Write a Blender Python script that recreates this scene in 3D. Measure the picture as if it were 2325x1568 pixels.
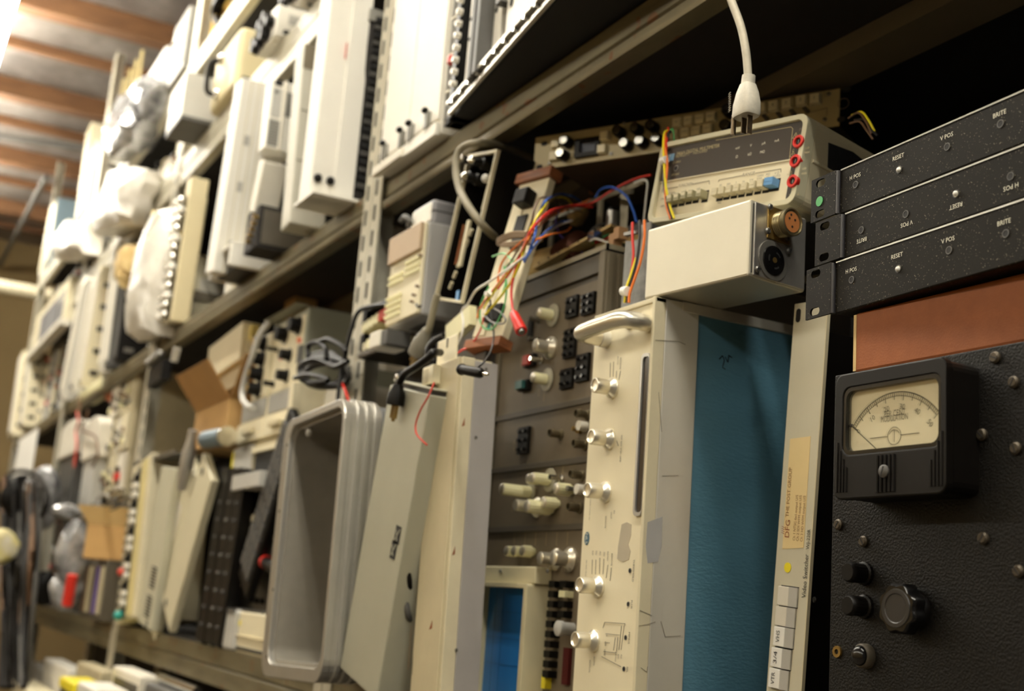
import bpy, bmesh, math, random
from mathutils import Vector, Matrix
random.seed(7)
for o in list(bpy.data.objects): bpy.data.objects.remove(o, do_unlink=True)
SC = bpy.context.scene
COL = SC.collection
# ---------------------------------------------------------------- camera (x along the shelf, y into it, z up)
F, CX, CY = 2800.0, 1162.5, 784.0
YAW, PIT, ROL = [math.radians(a) for a in (27.2, 11.98, 4.393)]
CAM = Vector((0, 0, 1.5))
FWD = Vector((-math.cos(YAW)*math.cos(PIT), math.sin(YAW)*math.cos(PIT), math.sin(PIT)))
_r = FWD.cross(Vector((0, 0, 1))).normalized(); _u = _r.cross(FWD)
RGT = math.cos(ROL)*_r + math.sin(ROL)*_u
UPV = -math.sin(ROL)*_r + math.cos(ROL)*_u
cd = bpy.data.cameras.new('camera'); cam = bpy.data.objects.new('camera', cd); COL.objects.link(cam)
cam.matrix_world = Matrix((( RGT.x, UPV.x, -FWD.x, CAM.x), (RGT.y, UPV.y, -FWD.y, CAM.y), (RGT.z, UPV.z, -FWD.z, CAM.z), (0, 0, 0, 1)))
cd.sensor_fit = 'HORIZONTAL'; cd.sensor_width = 36.0; cd.lens = F/2325*36.0
cd.clip_start = 0.02; cd.clip_end = 100
cd.dof.use_dof = True; cd.dof.focus_distance = 1.12; cd.dof.aperture_fstop = 5.6
SC.camera = cam
# ---------------------------------------------------------------- light
w = bpy.data.worlds.new('world'); SC.world = w; w.use_nodes = True
w.node_tree.nodes['Background'].inputs[0].default_value = (1.0, 0.92, 0.78, 1)
w.node_tree.nodes['Background'].inputs[1].default_value = 0.10
TUBE_STRENGTH = 86.0
SC.view_settings.view_transform = 'Standard'; SC.view_settings.look = 'None'
SC.view_settings.exposure = 0.0; SC.view_settings.gamma = 1.0; SC.view_settings.use_curve_mapping = False

# ---------------------------------------------------------------- pixels to rays
def ray(x, y):
    return RGT*((x-CX)/F) + UPV*((CY-y)/F) + FWD
def at(x, y, ax, v):
    d = ray(x, y); t = (v-CAM[ax])/d[ax]
    return CAM + d*t
def mpp(p):                                    # metres per photo pixel at a world point
    return (Vector(p)-CAM).dot(FWD)/F
# ---------------------------------------------------------------- materials
MATS = {}
def lin(c):
    return tuple((v/255/12.92 if v/255 <= .04045 else ((v/255+.055)/1.055)**2.4) for v in c)
def mat(key, rgb=None, rough=.5, metal=0.0, bump=0.0, bscale=300.0, var=0.0, vscale=12.0, rgb2=None, emit=0.0, alpha=1.0, stretch=None, speck=None, spec=.5, trans=0.0):
    if key in MATS: return MATS[key]
    m = bpy.data.materials.new(key); m.use_nodes = True; MATS[key] = m
    nt = m.node_tree; N = nt.nodes; L = nt.links; b = N['Principled BSDF']
    c = lin(rgb) + (1,)
    b.inputs['Base Color'].default_value = c; b.inputs['Roughness'].default_value = rough; b.inputs['Metallic'].default_value = metal
    b.inputs['Specular IOR Level'].default_value = spec
    if trans: b.inputs['Transmission Weight'].default_value = trans
    if alpha < 1: b.inputs['Alpha'].default_value = alpha
    if emit:
        b.inputs['Emission Color'].default_value = c; b.inputs['Emission Strength'].default_value = emit
    tc = N.new('ShaderNodeTexCoord'); src = tc.outputs['Object']
    if stretch:
        mp = N.new('ShaderNodeMapping'); mp.inputs['Scale'].default_value = stretch; L.new(src, mp.inputs[0]); src = mp.outputs[0]
    if var or rgb2:
        n = N.new('ShaderNodeTexNoise'); n.inputs['Scale'].default_value = vscale; n.inputs['Detail'].default_value = 6; n.inputs['Roughness'].default_value = .65
        L.new(src, n.inputs[0])
        r = N.new('ShaderNodeValToRGB'); r.color_ramp.elements[0].position = .36; r.color_ramp.elements[1].position = .66
        d = lin(rgb2)+(1,) if rgb2 else tuple(v*(1-var) for v in c[:3])+(1,)
        r.color_ramp.elements[0].color = d; r.color_ramp.elements[1].color = c
        L.new(n.outputs['Fac'], r.inputs[0]); out = r.outputs[0]
        if speck:
            n2 = N.new('ShaderNodeTexNoise'); n2.inputs['Scale'].default_value = speck[1]; n2.inputs['Detail'].default_value = 1; L.new(tc.outputs['Object'], n2.inputs[0])
            r2 = N.new('ShaderNodeValToRGB'); r2.color_ramp.elements[0].position = speck[2]; r2.color_ramp.elements[1].position = speck[2]+.03
            r2.color_ramp.elements[0].color = (0, 0, 0, 1); r2.color_ramp.elements[1].color = (1, 1, 1, 1); L.new(n2.outputs['Fac'], r2.inputs[0])
            mx = N.new('ShaderNodeMix'); mx.data_type = 'RGBA'; L.new(r2.outputs[0], mx.inputs[0]); L.new(out, mx.inputs[6]); mx.inputs[7].default_value = lin(speck[0])+(1,); out = mx.outputs[2]
        L.new(out, b.inputs['Base Color'])
    if bump:
        n = N.new('ShaderNodeTexNoise'); n.inputs['Scale'].default_value = bscale; n.inputs['Detail'].default_value = 3; L.new(src, n.inputs[0])
        bp = N.new('ShaderNodeBump'); bp.inputs['Strength'].default_value = bump; bp.inputs['Distance'].default_value = .001
        L.new(n.outputs['Fac'], bp.inputs['Height']); L.new(bp.outputs[0], b.inputs['Normal'])
    return m
# ---------------------------------------------------------------- mesh builder
def rrect(x0, x1, z0, z1, r, n=4):
    P = []
    for cx, cz, a0 in ((x1-r, z0+r, -90), (x1-r, z1-r, 0), (x0+r, z1-r, 90), (x0+r, z0+r, 180)):
        for i in range(n+1):
            a = math.radians(a0+90*i/n); P.append((cx+r*math.cos(a), cz+r*math.sin(a)))
    return P
def circ(cx, cz, r, n=20, ph=0):
    return [(cx+r*math.cos(ph+2*math.pi*i/n), cz+r*math.sin(ph+2*math.pi*i/n)) for i in range(n)]
class MB:
    def __init__(s): s.v = []; s.f = []; s.sm = []
    def add(s, vs, fs, sm=False):
        k = len(s.v); s.v += [tuple(v) for v in vs]; s.f += [tuple(i+k for i in f) for f in fs]; s.sm += [sm]*len(fs); return s
    def box(s, x0, x1, y0, y1, z0, z1):
        return s.add([(x0,y0,z0),(x1,y0,z0),(x1,y1,z0),(x0,y1,z0),(x0,y0,z1),(x1,y0,z1),(x1,y1,z1),(x0,y1,z1)],
                     [(0,3,2,1),(4,5,6,7),(0,1,5,4),(1,2,6,5),(2,3,7,6),(3,0,4,7)])
    def prism(s, P, y0, y1, ax='y'):           # polygon in xz, extruded along y (or polygon in yz along x, or xy along z)
        def pt(a, b, d): return (a, d, b) if ax == 'y' else ((d, a, b) if ax == 'x' else (a, b, d))
        n = len(P); vs = [pt(a, b, y0) for a, b in P]+[pt(a, b, y1) for a, b in P]
        fs = [tuple(range(n)), tuple(range(2*n-1, n-1, -1))]+[(i, i+n, (i+1) % n+n, (i+1) % n) for i in range(n)]
        return s.add(vs, fs)
    def ring(s, A, B, y0, y1, ax='y'):         # plate with a hole, both outlines with the same count
        def pt(a, b, d): return (a, d, b) if ax == 'y' else ((d, a, b) if ax == 'x' else (a, b, d))
        n = len(A); vs = [pt(a, b, y0) for a, b in A]+[pt(a, b, y0) for a, b in B]+[pt(a, b, y1) for a, b in A]+[pt(a, b, y1) for a, b in B]
        fs = []
        for i in range(n):
            j = (i+1) % n
            fs += [(i, j, n+j, n+i), (2*n+j, 2*n+i, 3*n+i, 3*n+j), (j, i, 2*n+i, 2*n+j), (n+i, n+j, 3*n+j, 3*n+i)]
        return s.add(vs, fs)
    def lathe(s, c, ax, prof, n=20, ph=0, flute=0, fd=0.0):   # prof: (distance along axis, radius)
        c = Vector(c); ax = Vector(ax).normalized(); a = ax.orthogonal().normalized(); b = ax.cross(a)
        vs = []; fs = []; m = len(prof)
        for t, r in prof:
            for i in range(n):
                w = 2*math.pi*i/n+ph; rr = r*(1-fd*(.5+.5*math.cos(w*flute))) if flute else r
                vs.append(c+ax*t+(a*math.cos(w)+b*math.sin(w))*rr)
        for k in range(m-1):
            for i in range(n):
                j = (i+1) % n; fs.append((k*n+i, k*n+j, (k+1)*n+j, (k+1)*n+i))
        s.add(vs, fs, True)
        k = len(s.v)-m*n
        s.f += [tuple(k+i for i in range(n-1, -1, -1)), tuple(k+(m-1)*n+i for i in range(n))]; s.sm += [False, False]
        return s
    def cyl(s, c, ax, r, L, n=14, r1=None):
        return s.lathe(c, ax, [(0, r), (L, r if r1 is None else r1)], n)
    def bar(s, p, q, wx, wy, up=(0, 0, 1)):    # rectangular bar between two points
        p = Vector(p); q = Vector(q); d = (q-p).normalized(); a = d.cross(Vector(up))
        if a.length < 1e-4: a = d.orthogonal()
        a.normalize(); b = a.cross(d)
        vs = [e+a*sx*wx/2+b*sy*wy/2 for e in (p, q) for sx, sy in ((-1,-1),(1,-1),(1,1),(-1,1))]
        return s.add(vs, [(0,1,2,3),(7,6,5,4),(0,4,5,1),(1,5,6,2),(2,6,7,3),(3,7,4,0)])
    def tube(s, pts, r, n=8, sub=6, closed=False):
        P = [Vector(p) for p in pts]
        if sub > 1 and len(P) > 2:
            Q = []
            for i in range(len(P)-1):
                p0 = P[i-1] if i else P[0]*2-P[1]; p1 = P[i]; p2 = P[i+1]; p3 = P[i+2] if i+2 < len(P) else P[-1]*2-P[-2]
                for k in range(sub):
                    t = k/sub; Q.append(.5*((2*p1)+(-p0+p2)*t+(2*p0-5*p1+4*p2-p3)*t*t+(-p0+3*p1-3*p2+p3)*t**3))
            P = Q+[P[-1]]
        rr = r if hasattr(r, '__len__') else None
        vs = []; fs = []; a = None
        for i, p in enumerate(P):
            d = (P[min(i+1, len(P)-1)]-P[max(i-1, 0)])
            d = d.normalized() if d.length > 1e-9 else Vector((0, 0, 1))
            a = d.orthogonal().normalized() if a is None else (a-d*a.dot(d))
            a = a.normalized() if a.length > 1e-6 else d.orthogonal().normalized()
            b = d.cross(a); q = (rr[0]+(rr[1]-rr[0])*i/(len(P)-1)) if rr else r
            for k in range(n):
                w = 2*math.pi*k/n; vs.append(p+(a*math.cos(w)+b*math.sin(w))*q)
        for i in range(len(P)-1):
            for k in range(n):
                j = (k+1) % n; fs.append((i*n+k, i*n+j, (i+1)*n+j, (i+1)*n+k))
        m = len(P); fs += [tuple(range(n-1, -1, -1)), tuple((m-1)*n+k for k in range(n))]
        return s.add(vs, fs, True)
    def ball(s, c, r, n=12, m=8, sq=(1, 1, 1)):
        vs = []; fs = []
        for i in range(1, m):
            t = math.pi*i/m
            for k in range(n):
                w = 2*math.pi*k/n; vs.append((c[0]+r*sq[0]*math.sin(t)*math.cos(w), c[1]+r*sq[1]*math.sin(t)*math.sin(w), c[2]+r*sq[2]*math.cos(t)))
        for i in range(m-2):
            for k in range(n):
                j = (k+1) % n; fs.append((i*n+k, (i+1)*n+k, (i+1)*n+j, i*n+j))
        vs += [(c[0], c[1], c[2]+r*sq[2]), (c[0], c[1], c[2]-r*sq[2])]; a = len(vs)-2
        for k in range(n):
            j = (k+1) % n; fs += [(a, k, j), (a+1, (m-2)*n+j, (m-2)*n+k)]
        return s.add(vs, fs, True)
    def build(s, name, m, parent=None, bevel=0.0, seg=2, fix=True):
        me = bpy.data.meshes.new(name); me.from_pydata(s.v, [], s.f)
        if fix:
            bm = bmesh.new(); bm.from_mesh(me); bmesh.ops.recalc_face_normals(bm, faces=bm.faces); bm.to_mesh(me); bm.free()
        for p, q in zip(me.polygons, s.sm): p.use_smooth = q
        if any(s.sm): me.set_sharp_from_angle(angle=math.radians(40))
        me.materials.append(m if not isinstance(m, str) else MATS[m])
        o = bpy.data.objects.new(name, me); COL.objects.link(o)
        if parent is not None: o.parent = parent.o if isinstance(parent, T) else parent
        if bevel:
            b = o.modifiers.new('bevel', 'BEVEL'); b.width = bevel; b.segments = seg; b.limit_method = 'ANGLE'; b.angle_limit = math.radians(50)
            b.harden_normals = False
        return o
def tag(o, label, cat, group=None, kind=None):
    o['label'] = label; o['category'] = cat
    if group: o['group'] = group
    if kind: o['kind'] = kind
    return o
def struct(o):
    o['kind'] = 'structure'; return o
class T:
    """A thing: an Empty at its front lower left corner; local x along its front, y into the shelf, z up."""
    def __init__(s, name, label, cat, o, yaw=0.0, roll=0.0, w=.1, h=.1, d=.1, group=None, pitch=0.0):
        s.M = Matrix.Translation(Vector(o)) @ Matrix.Rotation(yaw, 4, 'Z') @ Matrix.Rotation(roll, 4, 'Y') @ Matrix.Rotation(pitch, 4, 'X')
        s.I = s.M.inverted(); s.w, s.h, s.d = w, h, d
        s.o = bpy.data.objects.new(name, None); COL.objects.link(s.o); s.o.matrix_world = s.M; s.o.empty_display_size = .02
        tag(s.o, label, cat, group)
    def _l(s, x, y):
        return s.I @ CAM, s.I.to_3x3() @ ray(x, y)
    def xz(s, x, y, dep=0.0):                  # photo pixel on the plane local y = dep
        c, d = s._l(x, y); t = (dep-c.y)/d.y; p = c+d*t; return p.x, p.z
    def p(s, x, y, dep=0.0):
        a, b = s.xz(x, y, dep); return Vector((a, dep, b))
    def yz(s, x, y, lx):                       # photo pixel on the plane local x = lx
        c, d = s._l(x, y); t = (lx-c.x)/d.x; p = c+d*t; return p.y, p.z
    def wp(s, p): return s.M @ Vector(p)
    def mp(s, x, y): return mpp(s.M @ s.p(x, y))
def thing(name, label, cat, bl, br, tl, Y, d=.1, ground=None, upright=True, group=None, h=None):
    """front face from three photo pixels on the plane y = Y; set down on z = ground"""
    a, b, c = at(*bl, 1, Y), at(*br, 1, Y), at(*tl, 1, Y)
    if upright: ex, ez = Vector((1, 0, 0)), Vector((0, 0, 1))
    else:
        ez = (c-a).normalized(); ex = Vector((ez.z, 0, -ez.x))
    roll = math.atan2(ez.x, ez.z); w = (b-a).dot(ex); hh = (c-a).dot(ez)
    if ground is not None:
        k = (a.z-ground)/ez.z; a = a-ez*k; hh += k
        if ex.z > 0: pass
        else:
            lift = -ex.z*w; a = a+Vector((0, 0, lift)); hh -= lift
    if h: hh = h
    return T(name, label, cat, a, 0.0, roll, w, hh, d, group)
TEXTS = []
def text(parent, s, size, loc, rot=0.0, m='ink', al='CENTER', ax='y', name='lettering', sx=1.0, spacing=1.0, fitw=0.0):
    TEXTS.append((parent.o if isinstance(parent, T) else parent, s, size, loc, rot, m, al, ax, name, -fitw if fitw else sx, spacing))
def flush_texts():
    made = []
    for k, (par, s, size, loc, rot, m, al, ax, name, sx, spacing) in enumerate(TEXTS):
        cu = bpy.data.curves.new('t%d' % k, 'FONT'); cu.body = s; cu.size = size; cu.align_x = al; cu.align_y = 'CENTER'; cu.resolution_u = 2; cu.space_character = spacing
        o = bpy.data.objects.new('t%d' % k, cu); COL.objects.link(o); made.append(o)
    bpy.context.view_layer.update(); dg = bpy.context.evaluated_depsgraph_get()
    for o, (par, s, size, loc, rot, m, al, ax, name, sx, spacing) in zip(made, TEXTS):
        me = bpy.data.meshes.new_from_object(o.evaluated_get(dg)); me.materials.clear(); me.materials.append(MATS[m])
        n = bpy.data.objects.new(name, me); COL.objects.link(n); n.parent = par
        if sx < 0 and me.vertices:
            xs_ = [q.co.x for q in me.vertices]; sx = -sx/max(1e-6, max(xs_)-min(xs_))
        base = Matrix.Rotation(math.pi/2, 4, 'X') if ax == 'y' else Matrix.Rotation(math.pi/2, 4, 'Z') @ Matrix.Rotation(math.pi/2, 4, 'X')
        n.matrix_local = Matrix.Translation(Vector(loc)) @ base @ Matrix.Rotation(rot, 4, 'Z') @ Matrix.Diagonal((sx, 1, 1, 1))
    for o in made:
        cu = o.data; bpy.data.objects.remove(o); bpy.data.curves.remove(cu)
# ---------------------------------------------------------------- palette
mat('cream', (226, 216, 184), .45, var=.06, vscale=9, bump=.03, bscale=500)
mat('cream2', (212, 202, 170), .5, var=.12, vscale=14)
mat('beige', (196, 184, 150), .5, var=.14, vscale=10)
mat('white', (238, 234, 222), .45, var=.05, vscale=8)
mat('offwhite', (226, 220, 204), .5, var=.10, vscale=10)
mat('grey', (150, 148, 140), .45, .0, var=.12, vscale=12)
mat('lgrey', (186, 184, 176), .45, var=.10, vscale=12)
mat('dgrey', (82, 80, 76), .5, var=.2, vscale=18)
mat('alu', (190, 187, 180), .38, .75, var=.12, vscale=16, bump=.03, bscale=600)
mat('alu_w', (222, 218, 206), .34, .45, var=.06, vscale=10)
mat('steel', (150, 148, 142), .35, .85, var=.25, vscale=30)
mat('galv', (140, 140, 136), .5, .55, var=.35, vscale=60)
mat('chrome', (225, 223, 215), .16, 1.0)
mat('satin', (232, 226, 208), .28, .8)
mat('brass', (170, 140, 80), .4, .85, var=.3, vscale=60)
mat('black', (16, 13, 10), .42, var=.3, vscale=20, spec=.2)
mat('black_m', (20, 19, 18), .7)
mat('black_g', (14, 13, 13), .18)
mat('black_speck', (24, 20, 14), .5, spec=.12, var=.25, vscale=30, speck=((110, 106, 90), 700, .70), bump=.05, bscale=700)
mat('crackle', (16, 14, 11), .5, bump=.9, bscale=480, var=.3, vscale=60, spec=.25)
mat('blue_vinyl', (88, 134, 156), .40, bump=.55, bscale=230, var=.10, vscale=8, stretch=(1, .55, 1.6))
mat('brownleather', (148, 86, 48), .6, bump=.15, bscale=500, rgb2=(138, 79, 43), vscale=60, spec=.3)
mat('wood', (150, 92, 52), .5, rgb2=(112, 64, 34), vscale=8, stretch=(1, 4, 14), var=.2)
mat('joistwood', (118, 82, 50), .75, rgb2=(96, 64, 38), vscale=5, stretch=(9, 1, 5), var=.2)
mat('insul', (136, 128, 122), .5, .2, bump=.5, bscale=14, rgb2=(100, 92, 86), vscale=5)
mat('cardboard', (196, 156, 98), .75, var=.08, vscale=10)
mat('cardboard2', (166, 124, 70), .75, var=.1, vscale=10)
mat('shelfsteel', (128, 119, 92), .42, .35, rgb2=(98, 89, 66), vscale=9, var=.2, stretch=(.5, 1, 3), speck=((116, 82, 50), 38, .66))
mat('poststeel', (196, 190, 170), .45, .3, var=.15, vscale=25)
mat('deckdark', (38, 34, 30), .8, var=.3, vscale=10)
mat('taupe', (116, 106, 86), .5, var=.10, vscale=14)
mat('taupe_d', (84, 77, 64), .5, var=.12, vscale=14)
mat('module', (110, 98, 78), .5, var=.14, vscale=18)
mat('crtblue', (44, 128, 205), .28, var=.06, vscale=20)
mat('ivory', (226, 220, 176), .42, var=.05, vscale=30)
mat('red', (206, 44, 34), .4); mat('red2', (190, 60, 44), .45)
mat('orange', (232, 120, 36), .45); mat('yellow', (238, 220, 40), .45); mat('green', (70, 160, 90), .5); mat('lgreen', (130, 200, 140), .5)
mat('blue', (56, 104, 200), .45); mat('purple', (96, 76, 150), .45); mat('brown', (104, 76, 52), .5); mat('w_white', (232, 230, 222), .45); mat('w_grey', (120, 118, 116), .5); mat('w_black', (22, 21, 21), .5)
mat('teal', (44, 150, 140), .4); mat('ltblue', (96, 150, 200), .4); mat('slate', (104, 122, 132), .5, var=.1); mat('navy', (66, 70, 84), .5, var=.15)
mat('ink', (46, 42, 36), .6); mat('ink_g', (120, 112, 96), .6); mat('ink_w', (222, 218, 196), .6); mat('ink_tan', (186, 172, 130), .6); mat('ink_br', (142, 96, 60), .6); mat('ink_blk', (20, 18, 16), .6)
mat('sticker', (232, 208, 152), .6, var=.04); mat('paper', (240, 238, 230), .7, var=.03); mat('dial', (232, 222, 186), .6)
mat('glass', (235, 240, 240), .05, trans=1.0, spec=.5, alpha=.25)
mat('smoked', (52, 46, 42), .12)
mat('tape', (44, 44, 46), .35, bump=.5, bscale=160, var=.3, vscale=80)
mat('plastic_bag', (196, 196, 196), .16, .25, bump=1.0, bscale=22, rgb2=(96, 96, 98), vscale=16)
mat('bubble', (236, 232, 222), .3, bump=.9, bscale=18, rgb2=(206, 200, 186), vscale=9)
mat('crumple', (222, 198, 140), .6, bump=.7, bscale=30, rgb2=(186, 154, 96), vscale=20)
mat('rope', (214, 196, 140), .7)
mat('rust', (150, 84, 50), .8, var=.3, vscale=30)
mat('pcb', (58, 66, 34), .6, var=.3, vscale=60)
mat('concrete', (150, 128, 88), .85, var=.08, vscale=2)
mat('floorm', (96, 88, 76), .8, var=.2, vscale=3)
mat('tube_emit', (255, 250, 236), .5, emit=TUBE_STRENGTH)
mat('fill_tube_emit', (255, 250, 236), .5, emit=TUBE_STRENGTH*.38)  # weaker glow for the added fill row
mat('fix_white', (236, 232, 220), .4)
# ================================================================ the room
YS = .767                                       # front plane of the shelving
Z_LOW, Z_MID, Z_A, Z_B = 1.363, 2.258, 2.87, 3.245   # deck tops
struct(MB().box(-11.2, 4.0, -3.2, 3.0, -.05, 0).build('floor', 'floorm'))
struct(MB().box(-11.2, 4.0, -3.2, 3.0, 4.10, 4.2).build('ceiling', 'insul'))
struct(MB().box(-10.62, -10.5, -3.2, 3.0, 0, 4.10).build('wall_far', 'concrete'))
struct(MB().box(-11.2, 3.0, 2.9, 3.0, 0, 4.10).build('wall_back', 'concrete'))
struct(MB().box(-11.2, 3.0, -3.2, -3.1, 0, 4.10).build('wall_aisle', 'concrete'))
k = 0
for i in range(-4, 6):
    x = -5.72-1.2*i
    if x < -10.4: continue
    k += 1
    struct(MB().box(x-.05, x+.05, -3.1, 2.9, 4.0, 4.10).build('trim_%d' % k, 'joistwood'))
    k += 1
    struct(MB().box(x-.6-.02, x-.6+.02, -3.1, 2.9, 4.05, 4.10).build('trim_%d' % k, 'joistwood'))
# fluorescent strip lights over the aisle, plus an unseen row added as fill
def fixture(x0, y0, lb, gr, zf=3.80):
    t = T('ceiling_light', lb, 'ceiling light', (x0, y0, zf), w=2.4, group=gr)
    MB().prism([(.085, .055), (.155, .055), (.155, .0), (.085, .0)], 0, 2.4, 'x').build('housing', 'fix_white', t)
    for y in (.050, .190):
        MB().cyl((.03, y, -.012), (1, 0, 0), .019, 2.34, 14).build('tube', 'tube_emit' if y0 > -1 else 'fill_tube_emit', t)
    for x in (.4, 2.0):
        MB().cyl((x, .12, .05), (0, 0, 1), .004, 4.05-zf, 6).build('hanger', 'steel', t)
for x0 in (-9.2, -6.6, -4.0, -1.4, 1.2): fixture(x0, .04, 'long fluorescent strip light hanging over the aisle close to the shelving', 'strip lights over the aisle')
for x0 in (-7.6, -5.0, -2.4, .2): fixture(x0, -2.3, 'unseen fill strip light added low over the far side of the aisle', 'added fill lights at the far side', 3.1)  # out-of-view row added to brighten the shelf fronts
# ribbed duct across the far end and conduit
t = T('duct', 'cream ribbed flexible duct running across the far end of the aisle', 'duct', (-9.0, -3.1, 3.40))
P = []
for i in range(120): P += [(i*.034, .042), (i*.034+.017, .05)]
MB().lathe((0, 0, 0), (0, 1, 0), P, 14).build('duct_hose', 'cream', t)
tag(MB().cyl((-10.4, .70, 3.86), (1, 0, 0), .018, 2.65, 8).build('conduit', 'dgrey'), 'thin dark conduit running along under the ceiling joists', 'pipe')
tag(MB().bar((-7.7, -.2, 3.98), (-7.4, .9, 3.98), .03, .03).build('ceiling_batten', 'dgrey'), 'short dark batten fixed below the ceiling', 'batten')
# ---------------------------------------------------------------- steel shelving
SLOT = MB().prism(rrect(-.0045, .0045, -.016, .016, .0044, 3), -.0006, .0012).build('slot', 'black_m'); SLOTM = SLOT.data; bpy.data.objects.remove(SLOT)
def post(parent, x0, x1, corner, slots=True, z1=4.0):
    # slotted steel angle: front flange x0..x1 on the front plane, side flange at the corner side
    xc = x1 if corner > 0 else x0
    m = MB().box(x0, x1, YS-.004, YS, 0, z1)
    m.box(min(xc, xc-.003*corner), max(xc, xc-.003*corner), YS, YS+.04, 0, z1)
    p = m.build('post', 'poststeel', parent)
    if slots:
        for k in range(60):
            z = 1.40+k*.05
            if z > 3.3: break
            for q, (a, b) in enumerate((((x0+x1)/2-.009, 0), ((x0+x1)/2+.011, .025))):
                if q: continue
                o = bpy.data.objects.new('slot', SLOTM); COL.objects.link(o); o.parent = p; o.location = (a+.006, YS-.0046, z+b)
    return p
def shelf_beam(parent, x0, x1, z, name='beam', m='shelfsteel'):
    # rolled front edge: upper band, groove, rounded lip, return underneath (z = deck top)
    P = [(YS+.006, z), (YS+.006, z-.030), (YS+.012, z-.0335), (YS+.004, z-.038), (YS, z-.042), (YS, z-.052), (YS+.002, z-.057), (YS+.032, z-.057),
         (YS+.032, z-.054), (YS+.010, z-.054), (YS+.016, z-.034), (YS+.016, z)]
    return MB().prism(P, x0, x1, 'x').build(name, m, parent)
def wide_beam(parent, x0, x1, z, h, m='shelfsteel'):
    P = [(YS, z), (YS, z-h*.46), (YS+.006, z-h*.5), (YS, z-h*.54), (YS, z-h), (YS+.03, z-h), (YS+.03, z-h+.003), (YS+.012, z-h+.003), (YS+.012, z)]
    return MB().prism(P, x0, x1, 'x').build('beam', m, parent)
def deck(parent, x0, x1, z, d=.62):
    return MB().box(x0, x1, YS+.013, YS+d, z-.024, z-.001).build('deck', 'deckdark', parent)
xs = [.35, -2.105, -4.02, -5.94, -7.86]
names = ['steel shelving bay holding the bench instruments and the black meter panel', 'steel shelving bay between the two slotted post pairs, holding the open transit case',
         'steel shelving bay beside the cardboard carton with open flaps', 'steel shelving bay next to the far end of the aisle']
for i in range(4):
    x1, x0 = xs[i], xs[i+1]
    t = T('shelving_unit', names[i], 'shelving', (0, 0, 0))
    post(t, x1-.043, x1-.002, -1 if i == 0 else 1, slots=(i == 1)); post(t, x0+.002, x0+.043, -1, slots=(i < 2))
    a, b = x0+.003, x1-.003
    shelf_beam(t, a, b, Z_MID); deck(t, a, b, Z_MID)
    wide_beam(t, a, b, Z_LOW, .081, 'shelfsteel'); deck(t, a, b, Z_LOW)
    wide_beam(t, a, b, .74, .08); deck(t, a, b, .74)
    if i:
        wide_beam(t, a, b, Z_A, .098, 'poststeel'); deck(t, a, b, Z_A)
        wide_beam(t, a, b, Z_B, .075, 'poststeel'); deck(t, a, b, Z_B)
    for z in (Z_MID, Z_LOW):                    # stiffening rail under the deck and rear posts
        MB().prism([(1.0, z-.024), (1.0, z-.05), (1.07, z-.05), (1.07, z-.047), (1.004, z-.047), (1.004, z-.024)], a, b, 'x').build('rail', 'taupe', t)
    for x in (x0+.01, x1-.045): MB().box(x, x+.035, YS+.58, YS+.62, 0, 3.6).build('rear_post', 'poststeel', t)
    MB().box(a, b, YS+.622, YS+.630, .75, 3.3).build('back_panel', 'deckdark', t)
# ================================================================ near instruments
NY = Vector((0, -1, 0))
def screw(parent, p, r=.004, m='steel', ax=(0, -1, 0), slot=True, h=.002):
    o = MB().lathe(p, ax, [(0, r), (h*.6, r), (h, r*.7)], 12).build('screw', m, parent)
    if slot:
        a = Vector(ax); q = Vector(p)+a*(h*1.02); an = random.uniform(0, 3)
        u = a.orthogonal().normalized(); v = a.cross(u); d = u*math.cos(an)+v*math.sin(an)
        MB().bar(q-d*r*.75, q+d*r*.75, r*.22, .0004, up=a).build('slot', 'black_m', o)
    return o
def hole(parent, p, r, m='black_m', ax=(0, -1, 0)):
    o = MB().ring(circ(p[0], p[2], r*1.25, 16), circ(p[0], p[2], r, 16), p[1]-.0006, p[1]+.001).build('bushing', 'steel', parent)
    MB().prism(circ(p[0], p[2], r, 16), p[1]-.0004, p[1]+.0005).build('hole', m, parent)
# ---------------------------------------------------------------- digital voltmeter standing on its side (blue vinyl)
v = thing('digital_voltmeter', 'tall cream and grey voltmeter standing on its side with blue vinyl side panel', 'voltmeter', (1301, 1549), (1448, 1549), (1355, 722), .745, .46, ground=Z_LOW+.001)
H = 1.849-Z_LOW-.001; W = v.w
MB().box(.006, W-.012, .02, .44, .004, H-.012).build('chassis', 'dgrey', v)
fp = MB(); fp.box(0, W-.005, 0, .006, 0, H-.006)
a0, b0 = v.xz(1441, 1172); a1, b1 = v.xz(1455, 806)
xa, za, zb = a0, b0, b1
FPN = fp.build('front_panel', 'cream', v, .0008)
fr = MB().box(W-.005, W, -.0035, .012, 0, H).build('front_edge', 'cream2', v, .001)
MB().box(0, W, -.002, .012, H-.006, H).build('top_edge', 'cream2', v, .001)
# right side: grey front strip, blue vinyl, grey top strip
y1, _ = v.yz(1588, 715, W)
MB().box(W-.006, W, .012, y1, 0, H).build('side_rail', 'alu_w', v, .001)
MB().box(W-.010, W-.002, y1, .44, .01, H-.009).build('vinyl_panel', 'blue_vinyl', v)
MB().box(W-.006, W+.0005, .034, .44, H-.011, H+.001).build('top_rail', 'alu_w', v, .001)
MB().box(.0, .006, .012, .44, 0, H).build('side_panel', 'lgrey', v)
MB().box(.004, W-.006, .012, .44, H-.008, H-.004).build('top_cover', 'dgrey', v)
# recessed dark readout window
xw0, xw1 = xa, W-.006
MB().ring(rrect(xw0, xw1, za, zb, .006), rrect(xw0+.0035, xw1-.0004, za+.004, zb-.004, .004), -.003, .002).build('window_bezel', 'alu', v)
MB().box(xw0+.004, xw1, -.0012, .001, za+.004, zb-.004).build('window', 'smoked', v)
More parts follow.
